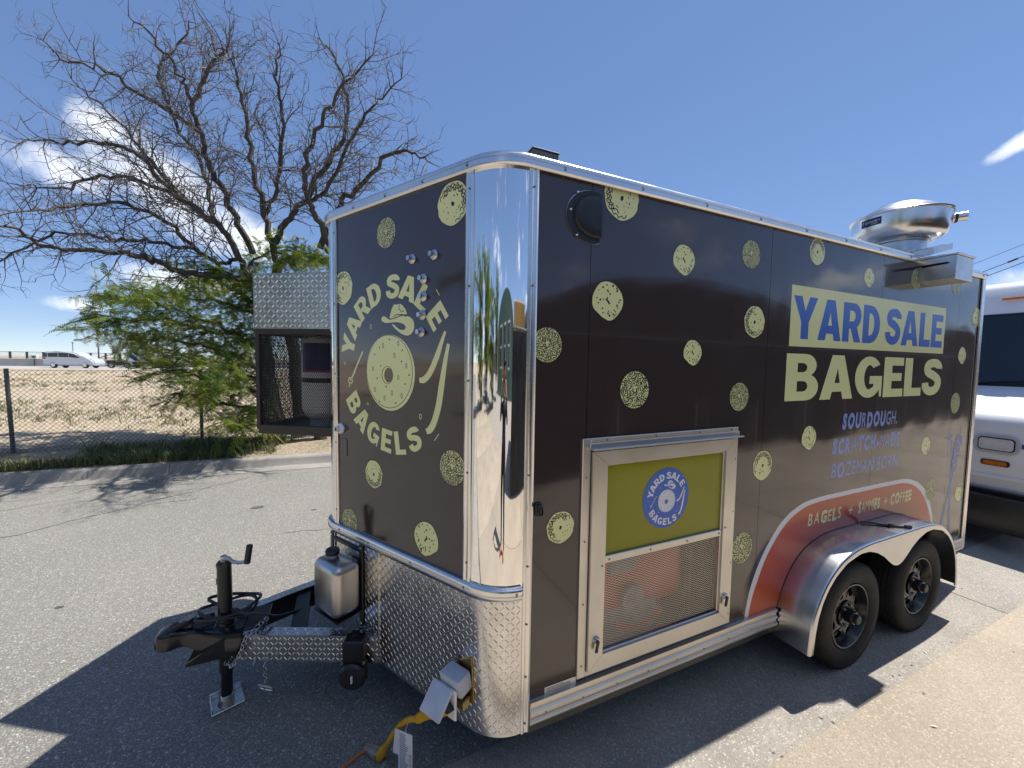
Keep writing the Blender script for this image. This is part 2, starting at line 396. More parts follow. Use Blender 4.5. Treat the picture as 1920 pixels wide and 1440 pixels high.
def catmull(pts, n=6, closed=False):
    P = [Vector(p) for p in pts]; out = []; L = len(P)
    rng_ = range(L if closed else L-1)
    for i in rng_:
        p0 = P[(i-1) % L] if closed or i > 0 else P[0]*2-P[1]
        p1 = P[i]; p2 = P[(i+1) % L]
        p3 = P[(i+2) % L] if closed or i+2 < L else P[-1]*2-P[-2]
        for k in range(n):
            t = k/n
            out.append(0.5*((2*p1)+(p2-p0)*t+(2*p0-5*p1+4*p2-p3)*t*t+(3*p1-p0-3*p2+p3)*t**3))
    if not closed: out.append(P[-1])
    return out

# ------------------------------------------------------------------ ground, road, kerbs, pavement
from mathutils import noise as mnoise
def fbm(x, y, s, oct_=4): return mnoise.fractal(Vector((x*s, y*s, 3.1)), 0.9, 2.0, oct_)
mb = MB('dirt'); mb.add([(-1500, -1500, -.06), (1500, -1500, -.06), (1500, 1500, -.06), (-1500, 1500, -.06)], [[0, 1, 2, 3]])
struct(mb.build('ground', smooth=0))
mb = MB('asphalt')
xs = [-60+2.0*i for i in range(56)]; ys = [.25+.5*i for i in range(13)]
KY = lambda x: 6.42-.05*(x+.9)                                     # foot of the far kerb
mb.add([(x, .25+(KY(x)-.28-.25)*j/12, 0.0) for x in xs for j in range(13)], [[i*13+j, (i+1)*13+j, (i+1)*13+j+1, i*13+j+1] for i in range(len(xs)-1) for j in range(12)])
road = struct(mb.build('road'))
mb = MB('crack'); rr = random.Random(12)
def crackline(p0, p1, w, z, n=26, jit=.05):
    pts = []
    for k in range(n+1):
        t = k/n; pts.append((p0[0]+(p1[0]-p0[0])*t+rr.uniform(-jit, jit), p0[1]+(p1[1]-p0[1])*t+rr.uniform(-jit, jit)))
    stroke_ = []
    for i, p in enumerate(pts):
        a = pts[max(0, i-1)]; b = pts[min(n, i+1)]; d = Vector((b[0]-a[0], b[1]-a[1])).normalized(); q = Vector((-d.y, d.x)); ww = w*rr.uniform(.4, 1.2)/2
        stroke_ += [(p[0]+q.x*ww, p[1]+q.y*ww, z), (p[0]-q.x*ww, p[1]-q.y*ww, z)]
    mb.add(stroke_, [[2*i, 2*i+1, 2*i+3, 2*i+2] for i in range(n)])
crackline((-5.6, 2.9), (-2.0, 5.9), .016, .003); crackline((-2.9, 5.0), (-2.45, 5.0), .012, .003, 8, .02)
crackline((-9, 3.4), (-5.6, 2.95), .014, .003); crackline((-1.2, 3.4), (-.2, 3.2), .008, .003, 10, .03)
crackline((.2, 5.6), (4, 5.5), .012, .003)
crackline((-6.5, 4.6), (-3.9, 5.6), .010, .003, 20, .04); crackline((-3.2, 2.2), (-4.6, 1.1), .007, .003, 16, .03); crackline((1.5, 2.9), (5, 3.0), .012, .003)
cr = mb.build('road_crack', road, smooth=0, recalc=False)
mb = MB('crack')
for (x, y, r) in ((-1.62, 4.35, .055), (-.95, 4.0, .022), (-2.6, 2.55, .018), (-3.4, 1.75, .014)):
    mb.add([(x+r*1.5*math.cos(k*.7)*rr.uniform(.7, 1.2), y+r*math.sin(k*.7)*rr.uniform(.7, 1.2), .004) for k in range(9)], [list(range(9))])
mb.build('road_stain', road, smooth=0, recalc=False)
gut = bpy.data.objects.new('gutter', None); COL.objects.link(gut); gut['kind'] = 'structure'; ORG['gutter'] = Vector((0, 0, 0))
gx = [-40.0]+[-27.75+8*i for i in range(8)]+[40.0]
for a, b in zip(gx, gx[1:]):
    mb = MB('gutter'); mb.box(WF, (a+.004, b-.004, -.41, .256, -.05, .006), .005); mb.build('gutter_slab', gut, smooth=0)
mb = MB('crack'); mb.box(WF, (-40, 40, -.42, .25, -.055, -.004), 0); mb.build('joint_bed', gut, smooth=0)
# pavement slabs with recessed joints
pav = bpy.data.objects.new('pavement', None); COL.objects.link(pav); pav['kind'] = 'structure'; ORG['pavement'] = Vector((0, 0, 0))
rr = random.Random(5)
px_ = [-40]+[-15.6+3.325*i for i in range(14)]+[46]
for r_, (y0, y1) in enumerate(((-2.1, -.405), (-3.8, -2.1), (-5.6, -3.8))):
    for a, b in zip(px_, px_[1:]):
        dz = rr.uniform(-.003, .003)
        mb = MB('concrete'); mb.box(WF, (a+.005, b-.005, y0+.005, y1-(.005 if r_ else 0), -.05, .10+dz), .010, 2); mb.build('slab', pav)
mb = MB('kerb'); mb.box(WF, (-40, 46, -5.6, -.42, -.05, .082), 0); mb.build('joint_bed', pav, smooth=0)
mb = MB('crack'); rr = random.Random(8)
for k in range(90):                                               # bits of leaf and grit along the gutter
    x, y = rr.uniform(.8, 6.2), rr.choice((rr.uniform(-.40, -.30), rr.uniform(-.4, .2), rr.uniform(-1.2, -.42)))
    z = .102 if y < -.405 else .008; r = rr.uniform(.0015, .0055); t = rr.uniform(0, 6.28); el = rr.uniform(1, 3)
    mb.add([(x+r*el*math.cos(t), y+r*el*math.sin(t), z), (x-r*math.sin(t), y+r*math.cos(t), z+r*.3), (x-r*el*math.cos(t), y-r*el*math.sin(t), z+.001), (x+r*math.sin(t), y-r*math.cos(t), z)], [[0, 1, 2, 3]])
mb.use('paper')
for (x, y) in ((3.05, -.30), (2.2, -.62), (3.6, -.33), (1.6, -.7), (2.8, -.95)):
    t = rr.uniform(0, 3); mb.add([(x+.02*math.cos(t), y+.02*math.sin(t), .104 if y < -.4 else .009), (x-.005*math.sin(t), y+.005*math.cos(t), .107 if y < -.4 else .012), (x-.02*math.cos(t), y-.02*math.sin(t), .104 if y < -.4 else .009), (x+.005*math.sin(t), y-.005*math.cos(t), .104 if y < -.4 else .009)], [[0, 1, 2, 3]])
o = mb.build('litter', smooth=0, recalc=False); o['kind'] = 'stuff'
mb = MB('crack'); rr = random.Random(31)                            # dark silt packed into the seam along the pavement edge
v_ = []; x = -12.0
while x < 14: v_ += [(x, -.397, .0075), (x, -.397+rr.uniform(.006, .035), .0078)]; x += .06
mb.add(v_, [[2*i, 2*i+1, 2*i+3, 2*i+2] for i in range(len(v_)//2-1)]); mb.build('seam_silt', gut, smooth=0, recalc=False, kind='stuff')
# far kerb, cast in lengths
kb = bpy.data.objects.new('kerb', None); COL.objects.link(kb); kb['kind'] = 'structure'; ORG['kerb'] = Vector((0, 0, 0))
KPROF = [(-.30, -.02), (-.30, .006), (-.02, .012), (.0, .03), (.025, .12), (.045, .15), (.075, .162), (.19, .165), (.20, .155), (.20, -.02)]
kx = [-40+2.45*i for i in range(25)]
for a, b in zip(kx, kx[1:]):
    a += .004; b -= .004
    mb = MB('kerb'); n = len(KPROF)
    mb.add([(x, KY(x)+o, z) for x in (a, b) for (o, z) in KPROF], [[k, (k+1) % n, n+(k+1) % n, n+k] for k in range(n)]+[list(range(n)), list(range(n, 2*n))])
    mb.build('kerb_length', kb)
# verge and dry field beyond, rising gently to the highway
def field_z(x, y):
    k = y-KY(x)
    if k < 1.75: base = .15+.06*min(1, max(0, k-.15)/1.4)
    else: base = .21+.0066*(y-8.2)
    a = min(1, max(0, (k-.25)/.6))
    return base+a*(.035*fbm(x, y, .9)+.10*min(1, max(0, (y-9)/8))*fbm(x, y, .16)+.012*fbm(x, y, 3.7))
ys = []; y = 6.0
while y < 56: ys.append(y); y += .10+.055*max(0, y-8.0)
xs = []; x = -9.0
while x > -85: xs.append(x); x -= .18+.05*(-9-x)
xs = xs[::-1]+[-9+.16*i for i in range(1, 62)]+[1+.6*i for i in range(1, 40)]
def GY(x, y): return KY(x)+.185+(y-6.0)*(56-6.6)/(56-6.0) if True else y
mb = MB('verge'); nv = len(ys); split = [i for i, y in enumerate(ys) if y < 7.9][-1]
V_ = [[(x, max(KY(x)+.19, KY(x)+.19+(y-6.0)) if y < 8 else y+(KY(x)+.19-6.0)*max(0, 1-(y-8)/8), 0) for y in ys] for x in xs]
flat = [(p[0], p[1], field_z(p[0], p[1])) for col in V_ for p in col]
mb.add(flat, [])
for i in range(len(xs)-1):
    for j in range(nv-1):
        mb.use('verge' if j < split else 'dirt'); mb.f.append([i*nv+j, (i+1)*nv+j, (i+1)*nv+j+1, i*nv+j+1]); mb.fm.append(mb.cur)
struct(mb.build('field'))
mb = MB('road_pale'); mb.add([(-300, 55.5, .54), (80, 55.5, .54), (80, 68, .60), (-300, 68, .60)], [[0, 1, 2, 3]])
mb.add([(-300, 54.0, .30), (80, 54.0, .30), (80, 55.5, .54), (-300, 55.5, .54)], [[0, 1, 2, 3]]); struct(mb.build('highway', smooth=0))

# ------------------------------------------------------------------ trailer geometry: plan outline of the V-nosed body
PHI = 0.55079; WID = 2.2; LEN = 4.56; ZT = 2.735; ZB = 0.30; ZBELT = 0.95
TC = 0.13; TURN = math.pi/2 - PHI
RC = TC/math.tan(TURN/2); A1 = RC*TURN
ST = (WID/2)/math.cos(PHI); TN = 0.105; RN = TN/math.tan(PHI); LF = ST-TN-TC; AN = RN*2*PHI
TIPX = -ST*math.sin(PHI); UM = A1+LF+AN/2; UTOT = 2*UM
def PATHN(u):
    if u > UM:
        x, y, nx, ny = PATHN(2*UM-u); return x, WID-y, nx, -ny
    if u < 0: return TC-u, 0.0, 0.0, -1.0
    if u < A1:
        t = u/RC; nx, ny = -math.sin(t), -math.cos(t); return TC+RC*nx, RC+RC*ny, nx, ny
    if u < A1+LF:
        s = TC+u-A1; return -s*math.sin(PHI), s*math.cos(PHI), -math.cos(PHI), -math.sin(PHI)
    a = PHI-(u-A1-LF)/RN; nx, ny = -math.cos(a), -math.sin(a)
    return TIPX+RN/math.cos(PHI)+RN*nx, WID/2+RN*ny, nx, ny
def PF(u, o, z):
    x, y, nx, ny = PATHN(u); return (x+nx*o, y+ny*o, z)
def SF(a, o, z): return (a, -o, z)                       # long kerb side: x, outward, z
def SD(a, o, z): return (a, -o*.22, z)                   # printed film on it
def FD(s, o, z): return PF(A1+s-TC, o*.3, z)
def FF(s, o, z): return PF(A1+s-TC, o, z)                # near half of the V nose: distance from corner, outward, z
def usamp(u0, u1):
    us = [u0]
    brk = [0, A1, A1+LF, UTOT-A1-LF, UTOT-A1, UTOT]
    for i in range(25):
        us += [A1*i/16.0] if i <= 16 else []
    for i in range(13): us.append(A1+LF+AN*i/12)
    for i in range(17): us.append(UTOT-A1*i/16.0)
    us = sorted(set(round(x, 5) for x in us+brk if u0 < x < u1)); return [u0]+us+[u1]
def sweep(mb, us, prof, f=PF, close=False, endcaps=False):
    n = len(prof); v = [f(u, o, z) for u in us for (o, z) in prof]; fs = []
    for i in range(len(us)-1):
        for k in range(n if close else n-1):
            k2 = (k+1) % n
            fs.append([i*n+k, i*n+k2, (i+1)*n+k2, (i+1)*n+k])
    if endcaps:
        fs.append(list(range(n))); fs.append([(len(us)-1)*n+k for k in range(n)])
    mb.add(v, fs); return mb
def screws(mb, pts, f, r=0.0065, h=0.004):
    for (a, o, z) in pts:
        ring0 = []; ring1 = []
        for k in range(8):
            t = k*math.pi/4
            ring0.append(f(a+r*math.cos(t), o, z+r*math.sin(t))); ring1.append(f(a+0.6*r*math.cos(t), o+h, z+0.6*r*math.sin(t)))
        mb.add(ring0+ring1, [[k, (k+1) % 8, 8+(k+1) % 8, 8+k] for k in range(8)]+[list(range(8, 16))])
def lugs(mb, f, a0, a1, z0, z1, pitch=0.0235, ln=0.0134, wd=0.0029, h=0.0011, o=0.0, inside=None, seed=1):
    """raised tread-plate bars in alternating directions"""
    rr = random.Random(seed)
    nu = int((a1-a0)/pitch); nz = int((z1-z0)/pitch)
    for i in range(nu):
        for j in range(nz):
            ca = a0+(i+0.5)*(a1-a0)/nu; cz = z0+(j+0.5)*(z1-z0)/nz
            if inside and not inside(ca, cz): continue
            an = R(45) if (i+j) % 2 else R(-45)
            da, dz = math.cos(an), math.sin(an)
            def q(l, w, hh): return f(ca+da*l-dz*w, o+hh, cz+dz*l+da*w)
            mb.add([q(-ln, 0, 0), q(-ln*0.5, -wd, 0), q(ln*0.5, -wd, 0), q(ln, 0, 0), q(ln*0.5, wd, 0), q(-ln*0.5, wd, 0),
                    q(-ln*0.62, 0, h), q(ln*0.62, 0, h)],
                   [[0, 1, 6], [1, 2, 7, 6], [2, 3, 7], [3, 4, 7], [4, 5, 6, 7], [5, 0, 6]])

# ------------------------------------------------------------------ the food trailer
trailer = thing('food_trailer', 'dark brown food trailer with pale yellow bagel graphics and polished aluminium corner', 'food trailer', (2.2, 1.1, 0))
T = trailer
# roof
mb = MB('alu_dull'); us = usamp(-(LEN-TC), UTOT+(LEN-TC))
ring_ = [PF(u, -0.03, 2.782) for u in us]; cx_ = [(p[0], p[1], p[2]) for p in ring_]
inner = [((p[0]-2.0)*0.8+2.0, (p[1]-1.1)*0.8+1.1, 2.83) for p in ring_]
n_ = len(ring_)
mb.add(cx_+inner, [[i, (i+1) % n_, n_+(i+1) % n_, n_+i] for i in range(n_)]+[list(range(n_, 2*n_))])
mb.build('roof', T)
# long side: wrap panels, with door opening and wheel well
def fender_in(x):      # underside of wheel well on the side wall
    pts = [(1.93, 0.435), (1.97, 0.54), (2.06, 0.66), (2.18, 0.735), (2.33, 0.78), (2.5, 0.80), (3.19, 0.80), (3.36, 0.78), (3.51, 0.735), (3.63, 0.66), (3.72, 0.54), (3.76, 0.435)]
    if x <= pts[0][0] or x >= pts[-1][0]: return 0.435
    for (a, b), (c, d) in zip(pts, pts[1:]):
        if a <= x <= c: return b+(d-b)*(x-a)/(c-a)
seams = [TC+0.04, 0.44, 1.68, 2.90, 4.12, LEN-0.02]
for i in range(5):
    a, b = seams[i]+0.0012, seams[i+1]-0.0012
    mb = MB('brown')
    xs = [a, b]+[x for x in (1.93, 1.97, 2.06, 2.18, 2.33, 2.5, 3.19, 3.36, 3.51, 3.63, 3.72, 3.76) if a < x < b]
    if i == 1:
        for (x0, x1, z0, z1) in ((a, 1.43, 1.56, ZT), (1.43, b, 0.43, ZT), (a, 1.43, 0.43, 0.50)):
            mb.add([SF(x0, 0, z0), SF(x1, 0, z0), SF(x1, 0, z1), SF(x0, 0, z1)], [[0, 1, 2, 3]])
    else:
        xs = sorted(xs)
        for x0, x1 in zip(xs, xs[1:]):
            mb.add([SF(x0, 0, fender_in(x0+1e-6)), SF(x1, 0, fender_in(x1-1e-6)), SF(x1, 0, ZT), SF(x0, 0, ZT)], [[0, 1, 2, 3]])
    mb.build('side_panel', T, smooth=0)
mb = MB('cavity'); mb.box(SF, (0.1, LEN-0.02, -0.05, -0.004, 2.5, 2.52)); mb.build('inner_rib', T)
# nose panels
for flip in (0, 1):
    f = (lambda u, o, z: PF(UTOT-u, o, z)) if flip else PF
    mb = MB('brown'); sweep(mb, [A1+0.04, A1+LF-0.035], [(0, ZBELT), (0, ZT)], f); mb.build('nose_panel', T, smooth=0)
    mb = MB('mirror'); us = [A1*i/24 for i in range(25)]
    sweep(mb, us, [(0.001, 0.965+ (ZT-0.965)*k/3) for k in range(4)], f); mb.build('corner_cap', T, smooth=60)
mb = MB('mirror'); sweep(mb, [A1+LF+AN*i/16 for i in range(17)], [(0.001, 0.965), (0.001, ZT)]); mb.build('nose_cap', T, smooth=60)
mb = MB('brown'); mb.add([(LEN-0.02, WID, ZB), (TC, WID, ZB), (TC, WID, ZT), (LEN-0.02, WID, ZT)], [[0, 1, 2, 3]]); mb.build('off_side_panel', T, smooth=0)
mb = MB('brown'); mb.add([(LEN-0.015, 0.0, ZB), (LEN-0.015, WID, ZB), (LEN-0.015, WID, ZT), (LEN-0.015, 0, ZT)], [[0, 1, 2, 3]]); mb.build('rear_panel', T, smooth=0)
# floor frame (underside)
mb = MB('black'); us = usamp(-(LEN-TC-0.05), UTOT+(LEN-TC-0.05))
loop = [PF(u, -0.04, 0.345) for u in us]; mb.add(loop, [list(range(len(loop)))])
for x in (0.3, 0.9, 1.5, 2.1, 2.85, 3.6, 4.3): mb.box(WF, (x-0.03, x+0.03, 0.06, WID-0.06, 0.25, 0.344))
for y in (0.30, 1.85): mb.box(WF, (0.0, LEN-0.1, y-0.04, y+0.04, 0.24, 0.343))
for x in (2.40, 3.29): mb.tube([(x, 0.05, 0.345), (x, WID-0.05, 0.345)], 0.035, 8)
mb.build('chassis', T)
# tread-plate skirt
for flip in (0, 1):
    f = (lambda u, o, z: PF(UTOT-u, o, z)) if flip else PF
    us = [u for u in usamp(0.0, A1+LF+AN/2)]
    mb = MB('tread'); sweep(mb, us, [(-0.012, ZB), (0.002, ZB), (0.002, 0.935)], f)
    sk = mb.build('skirt_plate', T, smooth=60)
    mb = MB('tread'); lugs(mb, lambda a, o, z: f(a, o, z), 0.006, A1+LF+AN/2-0.004, ZB+0.01, 0.92, o=0.002)
    mb.build('tread_lug', sk, smooth=0, recalc=False, kind='stuff')
# second flat sheet of tread plate behind the water tank
mb = MB('tread'); mb.box(FF, (0.775, 1.17, 0.0025, 0.007, ZB+0.002, 0.922)); pl = mb.build('backing_plate', T, smooth=0)
mb = MB('tread'); lugs(mb, FF, 0.78, 1.165, ZB+0.01, 0.92, o=0.007); mb.build('tread_lug', pl, smooth=0, recalc=False, kind='stuff')
# belt moulding and top cove
belt = [(0.0, 0.918), (0.014, 0.918), (0.016, 0.926), (0.022, 0.934), (0.022, 0.940), (0.016, 0.943), (0.016, 0.957), (0.022, 0.960), (0.022, 0.968), (0.014, 0.976), (0.0, 0.976)]
mb = MB('alu'); sweep(mb, usamp(0.006, UTOT-0.006), belt); bl = mb.build('belt_moulding', T, smooth=50)
cove = [(0.0, 2.728), (0.013, 2.728), (0.016, 2.734), (0.022, 2.738), (0.022, 2.742), (0.015, 2.746), (0.015, 2.760), (0.022, 2.764), (0.023, 2.772), (0.016, 2.782), (-0.01, 2.789), (-0.035, 2.789)]
mb = MB('alu'); sweep(mb, usamp(-(LEN-TC), UTOT+(LEN-TC)), cove); cv = mb.build('top_moulding', T, smooth=50)
mb = MB('alu'); sweep(mb, [0, WID], [(LEN-0.02, 2.728), (LEN+0.006, 2.728), (LEN+0.006, 2.782), (LEN-0.04, 2.789)], lambda u, o, z: (o, u, z)); mb.build('rear_header', T)
mb = MB('screw')
screws(mb, [(-0.16-0.42*k, 0.015, 2.753) for k in range(11)]+[(A1+0.03+0.27*k, 0.015, 2.753) for k in range(5)], PF)
mb.build('screws', cv, smooth=0, kind='stuff')
mb = MB('screw'); screws(mb, [(0.03, 0.016, 0.95), (A1+0.03, 0.016, 0.95), (A1+0.38, 0.016, 0.95), (A1+0.72, 0.016, 0.95), (A1+1.0, 0.016, 0.95)], PF, r=0.006)
mb.build('screws', bl, smooth=0, kind='stuff')
# vertical corner trims
def vtrim(u0, u1, z0, z1, zs, name='corner_trim'):
    n = 7; prof = [0.0, 0.006, 0.010, 0.006, 0.006, 0.010, 0.006, 0.0]
    fr = [0, 0.02, 0.22, 0.34, 0.66, 0.78, 0.98, 1]
    mb = MB('alu')
    v = [PF(u0+(u1-u0)*t, h+0.0015, z) for z in (z0, z1) for t, h in zip(fr, prof)]
    mb.add(v, [[k, k+1, 9+k, 8+k] for k in range(7)])
    mb.add([PF(u0+(u1-u0)*t, h+0.0015, z0) for t, h in zip(fr, prof)], [list(range(8))])
    o = mb.build(name, T, smooth=50)
    mb = MB('screw'); screws(mb, [((u0+u1)/2, 0.0075, z) for z in zs], PF, r=0.0055); mb.build('screws', o, smooth=0, kind='stuff')
zs = [2.66, 2.26, 1.86, 1.46, 1.06]
vtrim(-0.042, 0.0, 0.302, 2.728, zs+[0.8, 0.56, 0.345])
vtrim(A1, A1+0.042, 0.976, 2.728, zs)
vtrim(A1+LF-0.04, A1+LF+0.001, 0.976, 2.728, zs)
vtrim(UTOT-A1-LF-0.001, UTOT-A1-LF+0.04, 0.976, 2.728, zs)
vtrim(UTOT-A1-0.042, UTOT-A1, 0.976, 2.728, zs)
mb = MB('alu'); mb.box(SF, (LEN-0.055, LEN+0.006, 0.001, 0.012, 0.335, 2.728), 0.003); mb.box(WF, (LEN-0.012, LEN+0.006, -0.001, 0.06, 0.335, 2.728), 0.002)
mb.build('rear_trim', T)
# bottom rail
rail = [(0.0, 0.332), (0.018, 0.332), (0.024, 0.340), (0.024, 0.352), (0.014, 0.356), (0.014, 0.376), (0.021, 0.380), (0.021, 0.392), (0.012, 0.397), (0.012, 0.416), (0.020, 0.420), (0.018, 0.436), (0.0, 0.438)]
for (x0, x1) in ((0.173, 1.885), (3.81, LEN-0.056)):
    mb = MB('alu_dull'); sweep(mb, [x0, x1], rail, SF, endcaps=True); rl = mb.build('bottom_rail', T, smooth=50)
    mb = MB('screw'); screws(mb, [(x0+0.08+0.2*k, 0.0135, 0.366) for k in range(int((x1-x0)/0.2))], SF, r=0.005); mb.build('screws', rl, smooth=0, kind='stuff')
mb = MB('black'); mb.box(SF, (0.173, LEN-0.06, -0.03, -0.002, 0.28, 0.43)); mb.build('sill_beam', T)

# ------------------------------------------------------------------ bagel graphics on the wrap
def blobpts(cx, cz, r, n, rr, wob=0.03, flat=0.0):
    ph = [rr.uniform(0, 6.28) for _ in range(4)]
    out = []
    for k in range(n):
        t = 2*math.pi*k/n
        q = r*(1+wob*math.sin(2*t+ph[0])+wob*0.7*math.sin(3*t+ph[1])+wob*0.35*math.sin(5*t+ph[2]))
        if flat and math.sin(t) < -0.75: q *= 1-flat*(-math.sin(t)-0.75)
        out.append((cx+q*math.cos(t), cz+q*math.sin(t)))
    return out
def clip(pts, a0, a1, z0, z1): return [(min(max(p[0], a0), a1), min(max(p[1], z0), z1)) for p in pts]
def stroke2d(mb, f, pts, w, o, zmax=9, zmin=-9, amin=-9, amax=9):
    """flat ribbon along 2-D points"""
    P = [Vector((p[0], p[1])) for p in pts]; L = []; Rr = []
    for i, p in enumerate(P):
        d = P[min(i+1, len(P)-1)]-P[max(i-1, 0)]
        d = d.normalized() if d.length else Vector((1, 0)); n = Vector((-d.y, d.x))
        ww = w[i] if isinstance(w, (list, tuple)) else w
        L.append(p+n*ww/2); Rr.append(p-n*ww/2)
    for i in range(len(P)-1):
        q = [L[i], L[i+1], Rr[i+1], Rr[i]]
        if any(v.y > zmax or v.y < zmin or v.x < amin or v.x > amax for v in q): continue
        mb.add([f(v.x, o, v.y) for v in q], [[0, 1, 2, 3]])
def dot2d(mb, f, cx, cz, r, o, rr, n=6, el=1.0, an=0.0):
    ca, sa = math.cos(an), math.sin(an); pts = []
    for k in range(n):
        t = 2*math.pi*k/n; x = r*el*math.cos(t); y = r*math.sin(t)*rr.uniform(0.75, 1.15)
        pts.append((cx+x*ca-y*sa, cz+x*sa+y*ca))
    mb.add([f(p[0], o, p[1]) for p in pts], [list(range(n))])
def bagel(kind, cx, cz, d, f, lim, seed):
    rr = random.Random(seed); r = d/2; mb = MB('ink')
    a0, a1, z0, z1 = lim
    ok = lambda x, z: a0 < x < a1 and z0 < z < z1
    n = 40
    if kind == 'P':
        prof = [1, 1, .99, .98, .97, .97, .96, .97, .98, .99, 1.0, 1.01, 1.02, 1.03, 1.02, 1.0, .98, .98, .99, 1.0, 1.0, 1.02, 1.03, 1.02, 0.97, .93, .92, .94, .96, .98, 1.04, 1.06, 1.05, 1.02, .99, .97, .97, .98, .99, 1.0]
        pts = [(cx+r*p*math.cos(6.2832*k/40), cz+r*p*math.sin(6.2832*k/40)) for k, p in enumerate(prof)]
    elif kind == 'S':
        n = 64; pts = [(cx+r*(1+0.016*((-1)**k)*rr.uniform(.4, 1))*math.cos(6.2832*k/n)*0.97, cz+r*(1+0.016*((-1)**k))*math.sin(6.2832*k/n)) for k in range(n)]
    else:
        n = 64; pts = [(cx+r*(1+0.02*math.sin(9*6.2832*k/n)+0.012*math.sin(15*6.2832*k/n+1))*math.cos(6.2832*k/n)*0.97, cz+r*(1+0.018*math.sin(7*6.2832*k/n))*math.sin(6.2832*k/n)) for k in range(n)]
    out = [(cx+(p[0]-cx)*1.045, cz+(p[1]-cz)*1.045) for p in pts]
    mb.poly(f, [clip(out, *lim)], 0.0012)
    mb.use('decal'); mb.poly(f, [clip(pts, *lim)], 0.0022)
    mb.use('ink'); o = 0.0030
    if kind == 'P':
        stroke2d(mb, f, [(cx+q[0]*r, cz+q[1]*r) for q in [(-.02, .16), (-.10, .05), (.03, -.06), (.10, -.18)]], r*0.11, o)
        for (x, z) in [(-.62, .52), (-.35, .68), (-.05, .55), (.0, .48), (.12, .36), (.55, .70), (.62, .62), (.58, .55), (-.72, .1), (-.5, .02), (-.28, .06), (-.62, -.15), (.72, -.05), (.60, -.22), (.66, -.34), (-.35, -.42), (-.3, -.66),
                       (.05, -.55), (.02, -.68), (.22, -.60), (.42, -.48), (.50, -.55), (.36, -.70), (.46, -.74), (.40, -.84), (.12, -.78), (.56, -.66), (.80, .08), (-.1, .82), (.3, .8)]:
            if ok(cx+x*r, cz+z*r): dot2d(mb, f, cx+x*r, cz+z*r, r*rr.uniform(.036, .070), o, rr)
    elif kind == 'S':
        stroke2d(mb, f, [(cx+q[0]*r, cz+q[1]*r) for q in [(-.12, .08), (-.13, -.08), (0, -.17), (.13, -.08), (.12, .08)]], r*0.085, o+0.0003)
        k = 0; placed = []
        while k < 6000 and len(placed) < 230:
            k += 1; t = rr.uniform(0, 6.2832); q = math.sqrt(rr.random())*0.95
            x, z = q*math.cos(t)*.97, q*math.sin(t)
            if x*x+z*z < 0.05: continue
            if any((x-a)**2+(z-b)**2 < 0.0082 for a, b in placed): continue
            placed.append((x, z))
            if ok(cx+x*r, cz+z*r): dot2d(mb, f, cx+x*r, cz+z*r, r*rr.uniform(.036, .050), o, rr, 5, rr.uniform(1.2, 2.2), rr.uniform(0, 3.14))
    else:
        w = r*0.046; an0 = rr.uniform(0, 6.28)
        def wig(rad, t0, t1, amp, fq, nn=90):
            return [(cx+(rad+amp*math.sin(fq*t)+amp*.5*math.sin(fq*2.3*t+1))*r*math.cos(t)*.97, cz+(rad+amp*math.sin(fq*t)+amp*.5*math.sin(fq*2.3*t+1))*r*math.sin(t)) for t in [t0+(t1-t0)*k/nn for k in range(nn+1)]]
        kw = dict(zmax=z1, zmin=z0, amin=a0, amax=a1)
        stroke2d(mb, f, wig(.86, an0, an0+4.2, .05, 17), w, o, **kw)
        stroke2d(mb, f, wig(.66, an0+.2, an0+3.6, .05, 13), w, o, **kw)
        stroke2d(mb, f, wig(.76, an0+.4, an0+3.2, .07, 23), w, o, **kw)
        for k in range(9):
            t = an0+4.3+rr.uniform(-.6, 1.9); q = rr.uniform(.3, .8)
            if ok(cx+q*r*math.cos(t), cz+q*r*math.sin(t)): dot2d(mb, f, cx+q*r*math.cos(t), cz+q*r*math.sin(t), r*.03, o, rr)
        for k in range(5):
            t = an0+rr.uniform(0, 6.28); q = rr.uniform(.35, .6)
            stroke2d(mb, f, [(cx+(q*math.cos(t+e))*r, cz+(q*math.sin(t+e)+.03*math.sin(40*e))*r) for e in (0, .08, .16, .24, .3)], w, o, **kw)
        dot2d(mb, f, cx, cz-.02*r, r*.10, o, rr, 8, 1.3, 1.2)
    mb.build('bagel_decal', T, smooth=0, recalc=False)
SL = (0.165, LEN-0.05, 0.44, 2.733)
side_b = [('C', .601, 2.70, .20), ('P', 1.002, 2.47, .147), ('S', 1.505, 2.56, .15), ('C', 2.113, 2.653, .16), ('P', 2.718, 2.558, .124), ('S', 3.363, 2.61, .148),
          ('S', 4.03, 2.63, .153), ('C', 4.446, 2.392, .178), ('P', 4.245, 2.061, .14), ('S', 4.186, 1.656, .172), ('P', 3.719, 1.324, .145), ('C', 4.403, .858, .16),
          ('S', 3.86, .95, .175), ('P', .54, 2.23, .172), ('C', 1.56, 2.192, .176), ('P', 1.088, 2.007, .128), ('S', 1.462, 1.768, .156), ('S', .713, 1.818, .178),
          ('P', 2.14, 1.491, .15), ('C', 1.697, 1.355, .176), ('S', 1.549, .88, .182), ('C', .315, 1.204, .145), ('S', .228, 2.018, .148)]
for i, (k, x, z, d) in enumerate(side_b): bagel(k, x, z, d, SD, SL, 100+i)
FL = (TC+0.03, 1.16, 0.972, 2.733)
for i, (k, s, z, d) in enumerate([('C', .254, 2.625, .186), ('S', .71, 2.58, .148), ('C', 1.092, 2.344, .184), ('S', .246, 1.464, .156), ('C', .819, 1.331, .149), ('S', 1.045, 1.012, .15), ('P', .414, 1.09, .164)]):
    bagel(k, s, z, d, FD, FL, 200+i)

